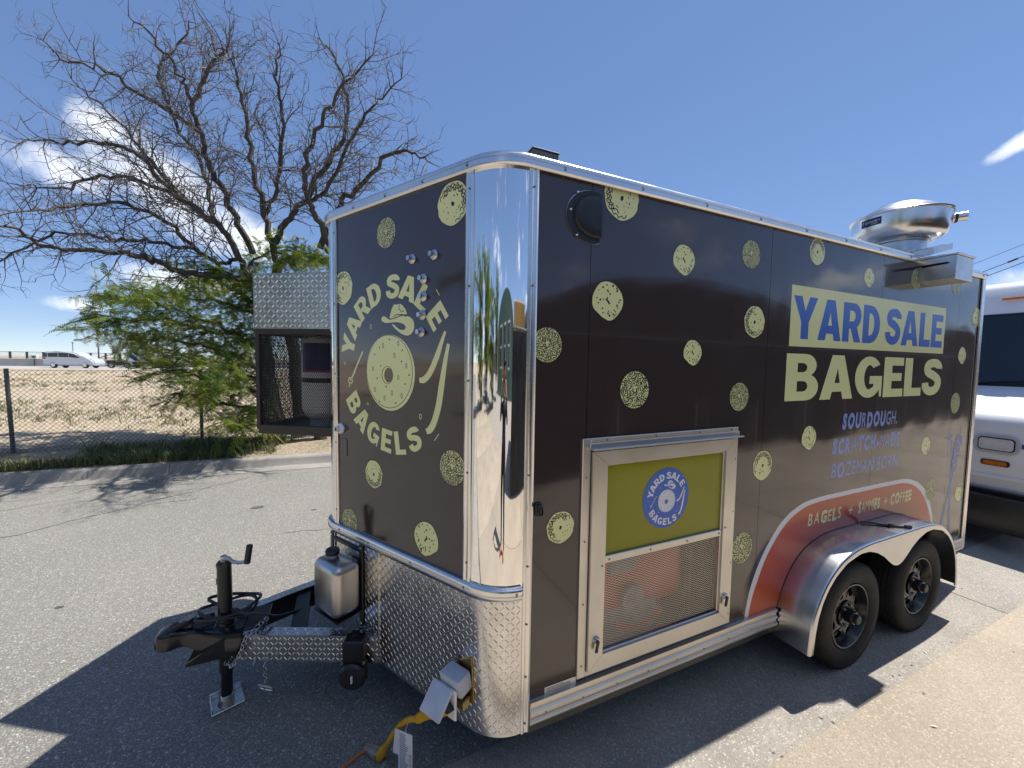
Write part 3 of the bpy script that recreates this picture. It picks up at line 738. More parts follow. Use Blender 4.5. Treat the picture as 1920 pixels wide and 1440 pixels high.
# ------------------------------------------------------------------ lettering
def arc(cx, cy, rx, ry, a0, a1, n=10): return [(cx+rx*math.cos(R(a0+(a1-a0)*k/n)), cy+ry*math.sin(R(a0+(a1-a0)*k/n))) for k in range(n+1)]
def ribbon(pts, w, n=8):
    P = catmull([(p[0], p[1], 0) for p in pts], n); L = []; Q = []
    for i, p in enumerate(P):
        d = (P[min(i+1, len(P)-1)]-P[max(i-1, 0)]).normalized(); nn = Vector((-d.y, d.x, 0))
        L.append((p.x+nn.x*w/2, p.y+nn.y*w/2)); Q.append((p.x-nn.x*w/2, p.y-nn.y*w/2))
    return L+Q[::-1]
SPINE = [(.585, .665), (.575, .79), (.48, .875), (.34, .885), (.20, .845), (.145, .735), (.19, .63), (.31, .575), (.43, .52), (.545, .43), (.565, .30), (.50, .175), (.36, .115), (.21, .135), (.115, .225), (.10, .345)]
GL = {
 'Y': (.80, [[(0, 1), (.27, 1), (.40, .66), (.53, 1), (.80, 1), (.525, .40), (.525, 0), (.275, 0), (.275, .40)]]),
 'A': (.84, [[(0, 0), (.27, 1), (.57, 1), (.84, 0), (.58, 0), (.54, .17), (.30, .17), (.26, 0)], [(.352, .37), (.488, .37), (.42, .70)]]),
 'R': (.74, [[(0, 0), (0, 1)]+[(.40, 1)]+arc(.42, .68, .29, .32, 85, -62, 10)+[(.73, 0), (.46, 0), (.315, .34), (.25, .34), (.25, 0)], [(.25, .53), (.25, .80)]+arc(.37, .665, .105, .135, 90, -90, 8)]),
 'D': (.72, [[(0, 0), (0, 1), (.30, 1)]+arc(.30, .5, .42, .5, 90, -90, 14), [(.25, .205), (.25, .795)]+arc(.29, .5, .18, .295, 90, -90, 12)]),
 'S': (.68, [ribbon(SPINE, .232, 6)]),
 'L': (.58, [[(0, 0), (0, 1), (.25, 1), (.25, .215), (.58, .215), (.58, 0)]]),
 'E': (.62, [[(0, 0), (0, 1), (.61, 1), (.61, .795), (.25, .795), (.25, .605), (.56, .605), (.56, .405), (.25, .405), (.25, .205), (.62, .205), (.62, 0)]]),
 'B': (.74, [[(0, 0), (0, 1), (.42, 1)]+arc(.43, .755, .25, .245, 88, -58, 8)+arc(.46, .285, .28, .285, 58, -90, 10)[0:], [(.25, .61), (.25, .805)]+arc(.375, .707, .09, .098, 90, -90, 6), [(.25, .195), (.25, .42)]+arc(.39, .307, .10, .112, 90, -90, 6)]),
 'G': (.78, [arc(.39, .5, .39, .5, 38, 322, 26)+[(.70, .16), (.72, .02), (.775, .02), (.775, .53), (.41, .53), (.41, .34), (.53, .34), (.52, .255)]+arc(.40, .5, .145, .295, 300, 50, 18)]),
}
def glyph(mb, ch, f2):
    """place a heavy letter; f2 maps unit letter space to 3-D"""
    w, cons = GL[ch]
    loops = [[Vector((p[0], p[1], 0)) for p in c] for c in cons]
    tris = tessellate_polygon(loops); flat = [p for c in cons for p in c]
    mb.add([f2(p[0], p[1]) for p in flat], [list(t) for t in tris])
def textline(mb, txt, f, x0, x1, z0, z1, o, gap=.055, space=.20):
    W = sum(space if c == ' ' else GL[c][0] for c in txt)+gap*(len(txt)-1)
    k = (x1-x0)/W; x = x0
    for c in txt:
        if c != ' ':
            glyph(mb, c, lambda a, b, x=x: f(x+a*k, o, z0+b*(z1-z0)))
        x += k*((space if c == ' ' else GL[c][0])+gap)
# main sign
mb = MB('decal'); mb.poly(SD, [[(1.882, 2.066), (3.888, 2.066), (3.888, 2.432), (1.882, 2.432)]], 0.0014)
sg = mb.build('name_panel', T, smooth=0, recalc=False)
mb = MB('blue_print'); textline(mb, 'YARD SALE', SD, 1.905, 3.853, 2.113, 2.372, 0.0026, gap=.05, space=.16); mb.build('name_lettering', sg, smooth=0, recalc=False)
mb = MB('decal'); textline(mb, 'BAGELS', SD, 1.868, 3.888, 1.732, 2.022, 0.0014, gap=.045); mb.build('name_lettering', T, smooth=0, recalc=False)

def font_text(mb, txt, f, x0, x1, z0, z1, o, bold=None, slant=0.0, jit=0.0, seed=3):
    """built-in font, letter by letter, some heavy and some thin"""
    rr = random.Random(seed); chars = []; adv = 0
    for i, c in enumerate(txt):
        if c == ' ': adv += 0.32; continue
        cu = bpy.data.curves.new('t', 'FONT'); cu.body = c; cu.resolution_u = 3
        b = 0.0 if bold is None else (0.0 if c in 'MW' else ((0.022 if c in 'NA' else 0.055) if bold[i] == '1' else 0.010))
        cu.offset = b
        ob = bpy.data.objects.new('t', cu); COL.objects.link(ob)
        dg = bpy.context.evaluated_depsgraph_get(); me = bpy.data.meshes.new_from_object(ob.evaluated_get(dg))
        vs = [(v.co.x, v.co.y) for v in me.vertices]; fs = [list(p.vertices) for p in me.polygons]
        mn = min(v[0] for v in vs); mxx = max(v[0] for v in vs)
        chars.append((vs, fs, adv-mn, rr.uniform(-jit, jit))); adv += (mxx-mn)+0.10+(0.05 if b > 0 else 0)
        bpy.data.objects.remove(ob); bpy.data.curves.remove(cu); bpy.data.meshes.remove(me)
    W = adv-0.10; k = (x1-x0)/W; H = 0.70
    for vs, fs, dx, j in chars:
        mb.add([f(x0+(v[0]+dx+slant*v[1])*k, o, z0+(v[1]/H+j)*(z1-z0)) for v in vs], fs)
for line, b in zip((('SOURDOUGH.', 2.507, 3.235, 1.528, 1.626), ('SCRATCH-MADE.', 2.407, 3.318, 1.365, 1.459), ('BOZEMAN BORN.', 2.412, 3.305, 1.200, 1.296)), ('1110111000', '1110111100110', '0100001000010')):
    mb = MB('pale_blue'); font_text(mb, line[0], SD, *line[1:], 0.0014, b, .12, .03, len(line[0])+int(line[1]*10)); mb.build('motto_line', T, smooth=0, recalc=False, kind=None)
# rust coloured arch over the wheels
ao = [(1.602, .436), (1.612, .50), (1.655, .645), (1.753, .817), (1.903, .975), (2.068, 1.055), (2.249, 1.084), (2.6, 1.090), (3.2, 1.090), (3.453, 1.080), (3.662, 1.020), (3.81, .912), (3.905, .767), (3.942, .655), (3.945, .436)]
ai = [(1.638, .436), (1.648, .50), (1.688, .612), (1.785, .791), (1.932, .945), (2.09, 1.024), (2.26, 1.053), (2.6, 1.059), (3.2, 1.059), (3.44, 1.048), (3.63, .988), (3.776, .877), (3.872, .735), (3.905, .650), (3.908, .436)]
lo = lambda p: (p[0], min(max(fender_in(p[0]), .436)+0.0, p[1]))
def arch(mbn, pts, o, name):
    mb = MB(mbn); up_ = [(p.x, p.y) for p in catmull([(a, b, 0) for a, b in pts], 5)]
    for (a, b), (c, d) in zip(up_, up_[1:]):
        if abs(c-a) < 1e-5: continue
        la, lc = min(fender_in(a)+.001, b), min(fender_in(c)+.001, d)
        mb.add([SD(a, o, la), SD(c, o, lc), SD(c, o, d), SD(a, o, b)], [[0, 1, 2, 3]])
    return mb.build(name, T, smooth=0, recalc=False)
arch('white_print', ao, 0.0012, 'arch_border')
arch_o = arch('orange', ai, 0.0022, 'arch_panel')
for w_, x0, x1, b in (('BAGELS', 2.183, 2.560, '001010'), ('+', 2.648, 2.705, '0'), ('SAMMIES', 2.775, 3.065, '1000111'), ('+', 3.115, 3.170, '0'), ('COFFEE', 3.215, 3.537, '110011')):
    mb = MB('decal'); font_text(mb, w_, SD, x0, x1, .907, .985, 0.0034, b, .12, .03, len(w_)); mb.build('menu_word', arch_o, smooth=0, recalc=False)
# crossed ski poles graphic
mb = MB('pole_blue')
def outl(pts, o=0.0014):
    mb.use('pole_blue'); mb.poly(SD, [pts], o)
    mb.use('pale_blue'); stroke2d(mb, SD, pts+[pts[0]], 0.006, o+0.0008)
outl([(4.165, 1.34), (4.195, 1.34), (4.262, .60), (4.225, .60)])
outl([(4.245, 1.05), (4.272, 1.05), (4.10, .60), (4.068, .60)], 0.0028)
outl([(4.053, 1.37), (4.183, 1.388), (4.125, 1.335)], 0.0028)
mb.use('pale_blue'); stroke2d(mb, SD, [(4.125, 1.38), (4.113, 1.45)], .008, .0030); stroke2d(mb, SD, [(4.33, 1.37), (4.345, 1.437)], .008, .0030)
outl([(4.315+.068*math.cos(t*.35), 1.325+.058*math.sin(t*.35)) for t in range(18)], 0.0042)
outl([(4.285+.06*math.cos(t*.35), 1.24+.085*math.sin(t*.35)) for t in range(18)], 0.0056)
outl([(4.262+.052*math.cos(t*.35), 1.128+.082*math.sin(t*.35)) for t in range(18)], 0.0070)
stroke2d(mb, SD, [(4.24, 1.15), (4.25, 1.10), (4.285, 1.12)], .008, .0086)
stroke2d(mb, SD, [(4.26, 1.25), (4.275, 1.205), (4.32, 1.22)], .008, .0072)
outl([(4.225, .60), (4.262, .60), (4.275, .54), (4.29, .50), (4.262, .455), (4.23, .47), (4.24, .52)], 0.0042)
mb.build('ski_pole_decal', T, smooth=0, recalc=False)
# round emblem on the nose and, smaller, on the access door: ring of letters, seeded bagel, hat, skis
def emblem(f, cs, cz, k, mat_main, mat_ink, o, parent, name):
    """k scales the nose-size emblem (ring radius 0.392); first axis of f may run leftwards"""
    sgn = -1 if f is FD else 1
    P = lambda x, z, oo=o: f(cs+sgn*x*k, oo, cz+z*k)
    mb = MB(mat_main)
    H = 0.118
    for ch, an in zip('YARDSALE', (164, 147.5, 129, 111, 89, 71.5, 54, 35.5)):
        w = GL[ch][0]; wk = 0.148
        rad = 0.333
        t = R(an)
        ex = (math.sin(t), -math.cos(t)); ey = (math.cos(t), math.sin(t))
        glyph(mb, ch, lambda a, b: P(ey[0]*(rad+b*H)+ex[0]*(a-w/2)*wk, ey[1]*(rad+b*H)+ex[1]*(a-w/2)*wk))
    for ch, an in zip('BAGELS', (-147, -130, -113, -96.5, -81, -65)):
        w = GL[ch][0]; wk = 0.138; rad = 0.452; t = R(an)
        ex = (-math.sin(t), math.cos(t)); ey = (-math.cos(t), -math.sin(t))
        glyph(mb, ch, lambda a, b: P(math.cos(t)*rad+ey[0]*b*H+ex[0]*(a-w/2)*wk, math.sin(t)*rad+ey[1]*b*H+ex[1]*(a-w/2)*wk))
    f2 = lambda a, oo, z: f(cs+sgn*a*k, oo, cz+z*k)
    # bagel with its hole
    bc = (-.028, -.033)
    circ = lambda cx, cz_, rx, rz, n=40: [(cx+rx*math.cos(6.2832*i/n), cz_+rz*math.sin(6.2832*i/n)) for i in range(n)]
    mb.ring(f2, circ(bc[0]+.008, bc[1]-.006, .192, .193), circ(bc[0], bc[1], .184, .187), o)
    mb.poly(f2, [circ(bc[0], bc[1], .180, .184), circ(bc[0]-.008, bc[1]-.018, .046, .046, 24)], o)
    mb.ring(f2, circ(bc[0]-.006, bc[1]-.018, .043, .043, 24), [(p[0]+.008, p[1]) for p in circ(bc[0]-.006, bc[1]-.018, .035, .038, 24)], o)
    # brimmed hat
    HU = lambda u, v: (-.083+.249*u, .307-.162*v, 0)
    brim = [(0, .44), (.03, .37), (.09, .36), (.16, .40), (.24, .47), (.32, .475), (.45, .45), (.6, .40), (.75, .40), (.88, .45), (.97, .55), (1.0, .68), (.99, .82), (.93, .93), (.84, .99), (.74, .98), (.6, .91), (.47, .80), (.38, .69), (.34, .61),
            (.42, .66), (.5, .74), (.6, .81), (.69, .82), (.745, .78), (.75, .71), (.68, .635), (.55, .585), (.4, .565), (.25, .57), (.12, .565), (.03, .51)]
    mb.poly(f2, [[(p.x, p.y) for p in catmull([HU(*q) for q in brim], 3, True)]], o)
    crown = [(.27, .43), (.295, .28), (.35, .11), (.42, .02), (.47, .045), (.55, .02), (.63, .05), (.72, .16), (.77, .27), (.785, .355), (.65, .355), (.5, .40), (.38, .435)]
    mb.poly(f2, [[(p.x, p.y) for p in catmull([HU(*q) for q in crown], 3, True)]], o)
    # a pair of skis
    def ski(pts, ws):
        c = catmull([(a, b, 0) for a, b in pts], 6); n = len(c)
        w = [ws[0]+(ws[1]-ws[0])*min(1, i/(n*.35)) if i < n*.8 else ws[1]*(1-.35*(i-n*.8)/(n*.2)) for i in range(n)]
        stroke2d(mb, f2, [(p.x, p.y) for p in c], w, o)
    ski([(.372, .158), (.345, .10), (.315, .035), (.275, -.03), (.238, -.062), (.203, -.068)], (.014, .032))
    ski([(.392, .102), (.372, .02), (.352, -.08), (.332, -.18), (.305, -.255), (.278, -.295), (.252, -.308)], (.018, .036))
    # drifting seeds
    for (x, z, rx, rz) in ((-.173, .201, .007, .014), (-.416, .004, .008, .008), (-.203, -.21, .009, .008), (.212, -.241, .009, .014)):
        mb.ring(f2, circ(x, z, rx, rz, 12), circ(x, z, rx*.6, rz*.7, 12), o)
    stroke2d(mb, f2, [(.312, .351), (.335, .32)], .004, o); stroke2d(mb, f2, [(.306, -.345), (.335, -.31)], .004, o)
    # ski pole with basket
    stroke2d(mb, f2, [(-.245, .07), (-.295, .0), (-.335, -.06), (-.361, -.091)], .011, o)
    mb.ring(f2, circ(-.361, -.091, .023, .020, 16), circ(-.361, -.091, .015, .012, 16), o)
    stroke2d(mb, f2, [(-.361, -.103), (-.379, -.128)], .006, o)
    mb.use(mat_ink); oi = o+0.0008
    for (x, z, e) in ((-.07, .10, 1), (.08, .075, 0), (-.14, .055, 0), (.11, .0, 1), (-.155, -.02, 1), (-.12, -.07, 0), (.05, -.06, 1), (.10, -.09, 0), (-.14, -.13, 1), (.0, -.14, 1), (.075, -.15, 1), (-.06, -.17, 1), (.03, -.19, 0), (-.10, -.19, 0),
                      (-.02, .13, 0), (.05, .11, 1), (-.09, -.005, 0), (.075, .02, 0), (-.045, -.11, 0), (.02, .05, 1), (-.10, .09, 0), (.13, -.045, 0)):
        if e: mb.ring(f2, circ(x, z, .007, .014, 10), circ(x, z, .004, .010, 10), oi)
        else: mb.poly(f2, [circ(x, z, .005, .005, 8)], oi)
    stroke2d(mb, f2, [(.01, .243), (.04, .252), (.08, .250), (.112, .238)], .004, oi)
    stroke2d(mb, f2, [(.06, .305), (.055, .28), (.075, .262), (.095, .268)], .004, oi)
    return mb.build(name, parent, smooth=0, recalc=False)
emblem(FD, .666, 1.917, 1.0, 'decal', 'ink', 0.0016, T, 'nose_emblem')

# ------------------------------------------------------------------ service door on the long side
mb = MB('alu_dull')                                               # fixed outer flange
for b in ((.417, .462, -.004, .012, .46, 1.60), (1.416, 1.456, -.004, .012, .46, 1.60), (.462, 1.416, -.004, .0118, 1.548, 1.60), (.462, 1.416, -.004, .0118, .46, .486)):
    mb.box(SF, b, .003)
mb.box(SF, (.455, 1.46, .012, .045, 1.548, 1.556), .002); mb.box(SF, (.455, 1.46, .010, .016, 1.556, 1.577), .002)
df = mb.build('door_surround', T)
mb = MB('screw'); screws(mb, [(.439, .012, z) for z in (.52, .82, 1.12, 1.42)]+[(1.437, .012, z) for z in (.52, .82, 1.12, 1.42)]+[(x, .0118, 1.588) for x in (.55, .85, 1.15, 1.40)], SF, .005); mb.build('screws', df, smooth=0, kind='stuff')
mb = MB('alu_dull')
fo = 0.028
def mitre(b):                                                      # four mitred bars of the leaf
    x0, x1, z0, z1, w0, w1, wt, wb = b
    A = [(x0, z0), (x1, z0), (x1, z1), (x0, z1)]; B = [(x0+w0, z0+wb), (x1-w1, z0+wb), (x1-w1, z1-wt), (x0+w0, z1-wt)]
    for i in range(4):
        j = (i+1) % 4
        q = [A[i], A[j], B[j], B[i]]; c = (sum(p[0] for p in q)/4, sum(p[1] for p in q)/4)
        q = [(c[0]+(p[0]-c[0])*.9985, c[1]+(p[1]-c[1])*.9985) for p in q]
        mb.prism(SF, q, -.012, fo)
mitre((.465, 1.413, .490, 1.540, .082, .070, .064, .068))
mb.box(SF, (.549, 1.341, -.01, .022, .998, 1.034), .003)
for b in ((.547, .556, -.01, .018, .56, 1.474), (1.334, 1.343, -.01, .018, .56, 1.474), (.556, 1.334, -.01, .018, 1.466, 1.475), (.556, 1.334, -.01, .018, .558, .566)): mb.box(SF, b, .002)
dl = mb.build('service_door', T)
mb = MB('screw'); screws(mb, [(x, .022, 1.016) for x in (.575, .83, 1.08, 1.32)]+[(.53, .028, .995), (1.36, .028, 1.045)], SF, .0055); mb.build('screws', dl, smooth=0, kind='stuff')
mb = MB('olive'); mb.add([SF(.55, .008, 1.03), SF(1.34, .008, 1.03), SF(1.34, .008, 1.472), SF(.55, .008, 1.472)], [[0, 1, 2, 3]]); gp = mb.build('infill_panel', dl, smooth=0)
cxp, czp, rp = .935, 1.262, .156
mb = MB('blue_print'); mb.poly(SF, [[(cxp+rp*math.cos(t*.1309), czp+rp*math.sin(t*.1309)) for t in range(48)]], .0092); bd = mb.build('round_badge', dl, smooth=0, recalc=False)
emblem(SF, cxp+.008, czp-.004, .305, 'white_print', 'blue_print', .0102, dl, 'badge_print')
mb = MB('alu_dull')                                                # expanded metal
px, pz, am = .0285, .0124, .0062
z = .572; row = 0
while z < .992:
    pts = []; k = 0; x = .552
    while x < 1.340:
        pts.append(SF(x, .004+(.0016 if (k+row) % 2 else 0), z+(am if (k+row) % 2 else 0)*1.0)); x += px/2; k += 1
    n_ = len(pts); mb.add([(p[0], p[1], p[2]+.0011) for p in pts]+[(p[0], p[1], p[2]-.0011) for p in pts], [[i, i+1, n_+i+1, n_+i] for i in range(n_-1)]); z += pz/2*1.0; row += 1
mb.build('expanded_mesh', dl, smooth=0, recalc=False, kind='stuff')
for (x, z) in ((.508, .642), (1.383, .648)):                       # compression latches
    mb = MB('steel'); mb.lathe([(0, .012), (.012, .012), (.016, .006), (.016, 0)], SF(x, fo, z), (0, -1, 0), 16)
    mb.use('black'); mb.box(lambda a, o, zz: SF(x+a*.94+zz*.2, o, z+zz*.97-a*.2), (-.007, .007, fo+.010, fo+.022, -.052, .004), .003)
    mb.build('latch', dl)
mb = MB('cavity')                                                  # generator bay behind the mesh
for q in ([(.45, -.55, .40), (1.43, -.55, .40), (1.43, -.55, 1.56), (.45, -.55, 1.56)], [(.45, -.002, .44), (.45, -.55, .44), (.45, -.55, 1.56), (.45, -.002, 1.56)],
          [(1.43, -.002, .44), (1.43, -.55, .44), (1.43, -.55, 1.56), (1.43, -.002, 1.56)], [(.45, -.002, .48), (1.43, -.002, .48), (1.43, -.55, .48), (.45, -.55, .48)], [(.45, -.002, 1.55), (1.43, -.002, 1.55), (1.43, -.55, 1.55), (.45, -.55, 1.55)]):
    mb.add([SF(*p) for p in q], [[0, 1, 2, 3]])
mb.build('generator_bay', T, smooth=0)
gen = thing('generator', 'red portable generator inside the trailer behind the aluminium mesh of the service door', 'generator', (.92, .25, .482))
mb = MB('red_machine'); mb.box(SF, (.60, 1.20, -.40, -.09, .62, .98), .06, 3); mb.build('housing', gen)
mb = MB('grey_machine'); mb.box(SF, (.62, 1.0, -.38, -.075, .50, .68), .04, 2); mb.lathe([(0, .02), (.07, .02), (.075, 0)], SF(.80, -.075, .72), (0, -1, 0), 20); mb.build('engine', gen)
mb = MB('grey_machine'); mb.box(SF, (.66, .84, -.092, -.078, .86, .94), .004); mb.build('control_panel', gen)
mb = MB('black'); mb.tube([SF(.58, -.1, .50), SF(.58, -.1, 1.05), SF(.64, -.1, 1.10), SF(1.18, -.1, 1.10), SF(1.24, -.1, 1.05), SF(1.24, -.1, .50)], .014, 8); mb.build('carry_frame', gen)
mb = MB('red_machine'); pts = [SF(.70+.32*k/10, -.085, .60-.05*math.sin(math.pi*k/10)) for k in range(11)]; mb.tube(pts, .02, 8); mb.build('lower_guard', gen)

# identification plate, tie loop, D-shaped vent
mb = MB('alu_dull'); mb.box(SF, (.25, .417, .001, .003, .435, .472), .001); pl_ = mb.build('data_plate', T)
mb = MB('grey_print')
for k in range(5): mb.add([SF(.258, .0035, .442+.0055*k), SF(.258+(.13 if k != 4 else .09), .0035, .442+.0055*k), SF(.258+(.13 if k != 4 else .09), .0035, .4445+.0055*k), SF(.258, .0035, .4445+.0055*k)], [[0, 1, 2, 3]])
mb.build('plate_print', pl_, smooth=0, recalc=False)
mb = MB('black'); mb.box(SF, (.183, .215, .001, .010, 1.275, 1.335), .004); mb.box(SF, (.188, .210, .010, .022, 1.313, 1.331), .004)
mb.tube([SF(.190, .018, 1.322), SF(.190, .028, 1.30), SF(.194, .030, 1.288), SF(.204, .030, 1.288), SF(.208, .028, 1.30), SF(.208, .018, 1.322)], .004, 6); mb.build('tie_loop', T)
dv_ = [(.477, 2.475), (.477, 2.695)]+arc(.445, 2.585, .137, .112, 76, 284, 22)[0:]
dpt = [(.477, 2.478)]+[(.477, 2.692)]+arc(.437, 2.584, .129, .112, 80, 280, 24)
grow = lambda k: [(.42+(p[0]-.42)*k, 2.584+(p[1]-2.584)*k) for p in dpt]
mb = MB('alu_dull'); mb.prism(SF, grow(1.03), .0005, .004); vt = mb.build('vent_gasket', T, smooth=0)
mb = MB('black_plastic'); mb.prism(SF, grow(1.0), .0042, .010); mb.build('vent_flange', vt)
mb = MB('black_plastic')                                           # domed hood, open towards the rear
inn = [(.475, 2.488), (.475, 2.682)]+arc(.447, 2.585, .108, .092, 82, 278, 24)
lay = []
for k, (sc_, hh) in enumerate(((1.0, .010), (.985, .016), (.95, .021), (.88, .025), (.5, .027), (.0, .028))):
    lay.append([SF(.475+(p[0]-.475)*sc_, hh if p[0] < .4749 or k < 1 else hh, 2.585+(p[1]-2.585)*sc_) for p in inn])
n_ = len(inn); v_ = [q for l in lay for q in l]; fs_ = []
for k in range(len(lay)-1):
    for i in range(n_): fs_.append([k*n_+i, k*n_+(i+1) % n_, (k+1)*n_+(i+1) % n_, (k+1)*n_+i])
mb.add(v_, fs_); mb.build('vent_hood', vt, smooth=60)
mb = MB('alu'); screws(mb, [(.359, .010, 2.678), (.325, .010, 2.60), (.358, .010, 2.497), (.47, .010, 2.50)], SF, .006); mb.build('screws', vt, smooth=0, kind='stuff')
# chrome fittings on the nose
for (s_, z_) in ((.364, 2.422), (.511, 2.423), (.433, 2.322), (.433, 2.241), (.440, 2.155), (.447, 2.076)):
    c_ = FF(s_, .001, z_); nrm = (-math.cos(PHI), -math.sin(PHI), 0)
    mb = MB('steel'); mb.lathe([(0.024, 0), (.024, .004), (.017, .010), (.011, .012), (.011, .016), (.0095, .017), (.0095, .022), (.0115, .023), (.0115, .030), (0, .030)], c_, nrm, 20); mb.build('water_inlet', T)
mb = MB('white_print'); mb.lathe([(.032, 0), (.032, .006), (.026, .014), (.017, .016), (.017, .034), (.012, .035), (.011, .01)], FF(1.122, .001, 1.545), (-math.cos(PHI), -math.sin(PHI), 0), 24)
mb.use('black'); mb.lathe([(.0115, .031), (0, .031)], FF(1.122, .001, 1.545), (-math.cos(PHI), -math.sin(PHI), 0), 16); mb.build('drain_fitting', T)
mb = MB('brown'); mb.box(FF, (1.065, 1.115, .001, .004, 1.39, 1.49), .003); mb.build('access_cover', T)

# ------------------------------------------------------------------ wheels and tandem fender
def make_wheel(x, yo, sgn):
    """yo: outer face y; sgn -1 faces the kerb"""
    rc = .345; c = Vector((x, yo, .345)); ax = (0, sgn, 0)
    mb = MB('black_gloss')                                          # pressed steel disc with round holes
    n = 64
    prof = [(.214, -.20), (.214, -.012), (.208, -.004), (.200, -.004), (.196, -.014), (.190, -.030), (.182, -.058)]
    mb.lathe(prof, c, ax, 48)
    hole = 8; disc = []; X = Vector((1, 0, 0)); Z = Vector((0, 0, 1)); A_ = Vector(ax)
    def P3(r, t, h): return c + X*(r*math.cos(t)) + Z*(r*math.sin(t)) + A_*h
    outer_, innr = [], []
    for h_ in range(hole):                                          # each 45 degree sector: plate with an oval window
        t0 = h_*math.pi/4; m_ = 12
        def pol(r, t): return (r*math.cos(t), r*math.sin(t))
        o_ = [pol(.184, t0+math.pi/4*k/8) for k in range(9)]+[pol(.085, t0+math.pi/4*(1-k/8)) for k in range(9)]
        tc_ = t0+math.pi/8; hc = .140
        w_ = [(hc*math.cos(tc_)+ (.027*math.cos(a))*math.cos(tc_)-(.026*math.sin(a))*math.sin(tc_), hc*math.sin(tc_)+(.027*math.cos(a))*math.sin(tc_)+(.026*math.sin(a))*math.cos(tc_)) for a in [2*math.pi*k/14 for k in range(14)]]
        loops = [[Vector((p[0], p[1], 0)) for p in l] for l in (o_, w_)]
        tri = tessellate_polygon(loops); fl = o_+w_
        hh = lambda p: -.050 + .014*max(0, min(1, (.184-math.hypot(*p))/.05))
        mb.add([c+X*p[0]+Z*p[1]+A_*hh(p) for p in fl], [list(t) for t in tri])
        mb.add([c+X*p[0]+Z*p[1]+A_*hh(p) for p in w_]+[c+X*p[0]+Z*p[1]+A_*(hh(p)-.012) for p in w_], [[k, (k+1) % 14, 14+(k+1) % 14, 14+k] for k in range(14)])
    mb.lathe([(.086, -.028), (.080, -.022), (.070, -.022), (.055, -.028), (.0, -.028)], c, ax, 32)
    w = mb.build('wheel', T, smooth=40)
    mb = MB('rubber')
    prof = [(.212, -.195), (.222, -.205), (.27, -.212), (.315, -.206), (.335, -.190), (.345, -.170)]
    tread = []
    for k in range(5):
        h0 = -.166+k*.029
        tread += [(.345, h0), (.345, h0+.021), (.337, h0+.022), (.337, h0+.028)]
    prof += tread[:-2]+[(.345, -.022), (.341, -.010), (.330, .002), (.312, .010), (.309, .0085), (.30, .012), (.275, .014), (.252, .012), (.250, .010), (.244, .010), (.230, .005), (.217, -.006), (.212, -.014)]
    mb.lathe(prof, c, ax, 72)
    mb.build('tyre', w, smooth=30)
    mb = MB('rubber')                                               # shoulder blocks
    for k in range(72):
        t = 2*math.pi*k/72; d = 2*math.pi/72*.30
        q = []
        for (r, h) in ((.3462, -.024), (.3425, -.008), (.332, .0035)):
            q += [P3(r+.0006, t-d, h+.0006), P3(r+.0006, t+d, h+.0006)]
        mb.add(q, [[0, 1, 3, 2], [2, 3, 5, 4]])
    mb.build('tread_block', w, smooth=0, recalc=False, kind='stuff')
    mb = MB('black_gloss'); mb.lathe([(.043, -.026), (.043, .012), (.040, .020), (.030, .022)], c, ax, 24)
    mb.use('black_plastic'); mb.lathe([(.031, .018), (.031, .036), (.027, .041), (.0, .042)], c, ax, 24); mb.build('hub_cap', w)
    for k in range(6):
        t = 2*math.pi*k/6+.2; cc = P3(.066, t, -.026)
        mb = MB('screw'); mb.lathe([(.010, -.01), (.010, .009), (.007, .014), (0, .015)], cc, ax, 6); mb.build('lug_nut', w, smooth=0)
    return w
make_wheel(2.40, -.165, -1); make_wheel(3.29, -.165, -1)
make_wheel(2.40, WID+.165, 1); make_wheel(3.29, WID+.165, 1)
mb = MB('cavity')                                                   # wheel well lining
xs_ = [1.93, 1.97, 2.06, 2.18, 2.33, 2.5, 2.845, 3.19, 3.36, 3.51, 3.63, 3.72, 3.76]
v_ = []
for x in xs_:
    zz = max(fender_in(x), .436); v_ += [(x, .001, zz), (x, .30, zz)]
mb.add(v_, [[2*i, 2*i+1, 2*i+3, 2*i+2] for i in range(len(xs_)-1)]); mb.add([(1.93, .30, .3), (3.76, .30, .3), (3.76, .30, .8), (1.93, .30, .8)], [[0, 1, 2, 3]])
mb.add([(1.93, .001, .3), (1.93, .3, .3), (1.93, .3, .44), (1.93, .001, .44)], [[0, 1, 2, 3]]); mb.build('wheel_well', T, smooth=0)
mb = MB('fender')
fp = [(1.885, .262), (1.893, .35), (1.905, .42), (1.93, .50), (1.96, .565), (2.0, .628), (2.05, .685), (2.11, .733), (2.17, .768), (2.24, .795), (2.32, .815), (2.42, .828), (2.52, .832)]
fp = [(p.x, p.y) for p in catmull([(a, b, 0) for a, b in fp], 3)]
fp = fp + [(3.17, .832)] + [(5.69-a, b) for a, b in fp[::-1]][1:]
FO = .205; rr_ = .014
lipi = [(1.925, .262), (1.936, .38), (1.955, .47), (1.99, .555), (2.04, .625), (2.11, .69), (2.22, .752), (2.37, .785), (2.47, .780), (2.57, .752), (2.66, .708), (2.73, .660), (2.79, .625), (2.845, .613)]
lipi = lipi + [(5.69-a, b) for a, b in lipi[::-1]][1:]
def resamp(pts, n):
    P = [Vector((a, b)) for a, b in pts]; L = [0]
    for p, q in zip(P, P[1:]): L.append(L[-1]+(q-p).length)
    out = []
    for k in range(n):
        t = L[-1]*k/(n-1); i = 0
        while i < len(P)-2 and L[i+1] < t: i += 1
        d = (t-L[i])/max(1e-9, L[i+1]-L[i]); out.append(P[i].lerp(P[i+1], d))
    return out
NF = 90
po = resamp(fp, NF)
nrm_ = []
for i in range(NF):
    d = (po[min(i+1, NF-1)]-po[max(i-1, 0)]).normalized(); nrm_.append(Vector((-d.y, d.x)))
li = []
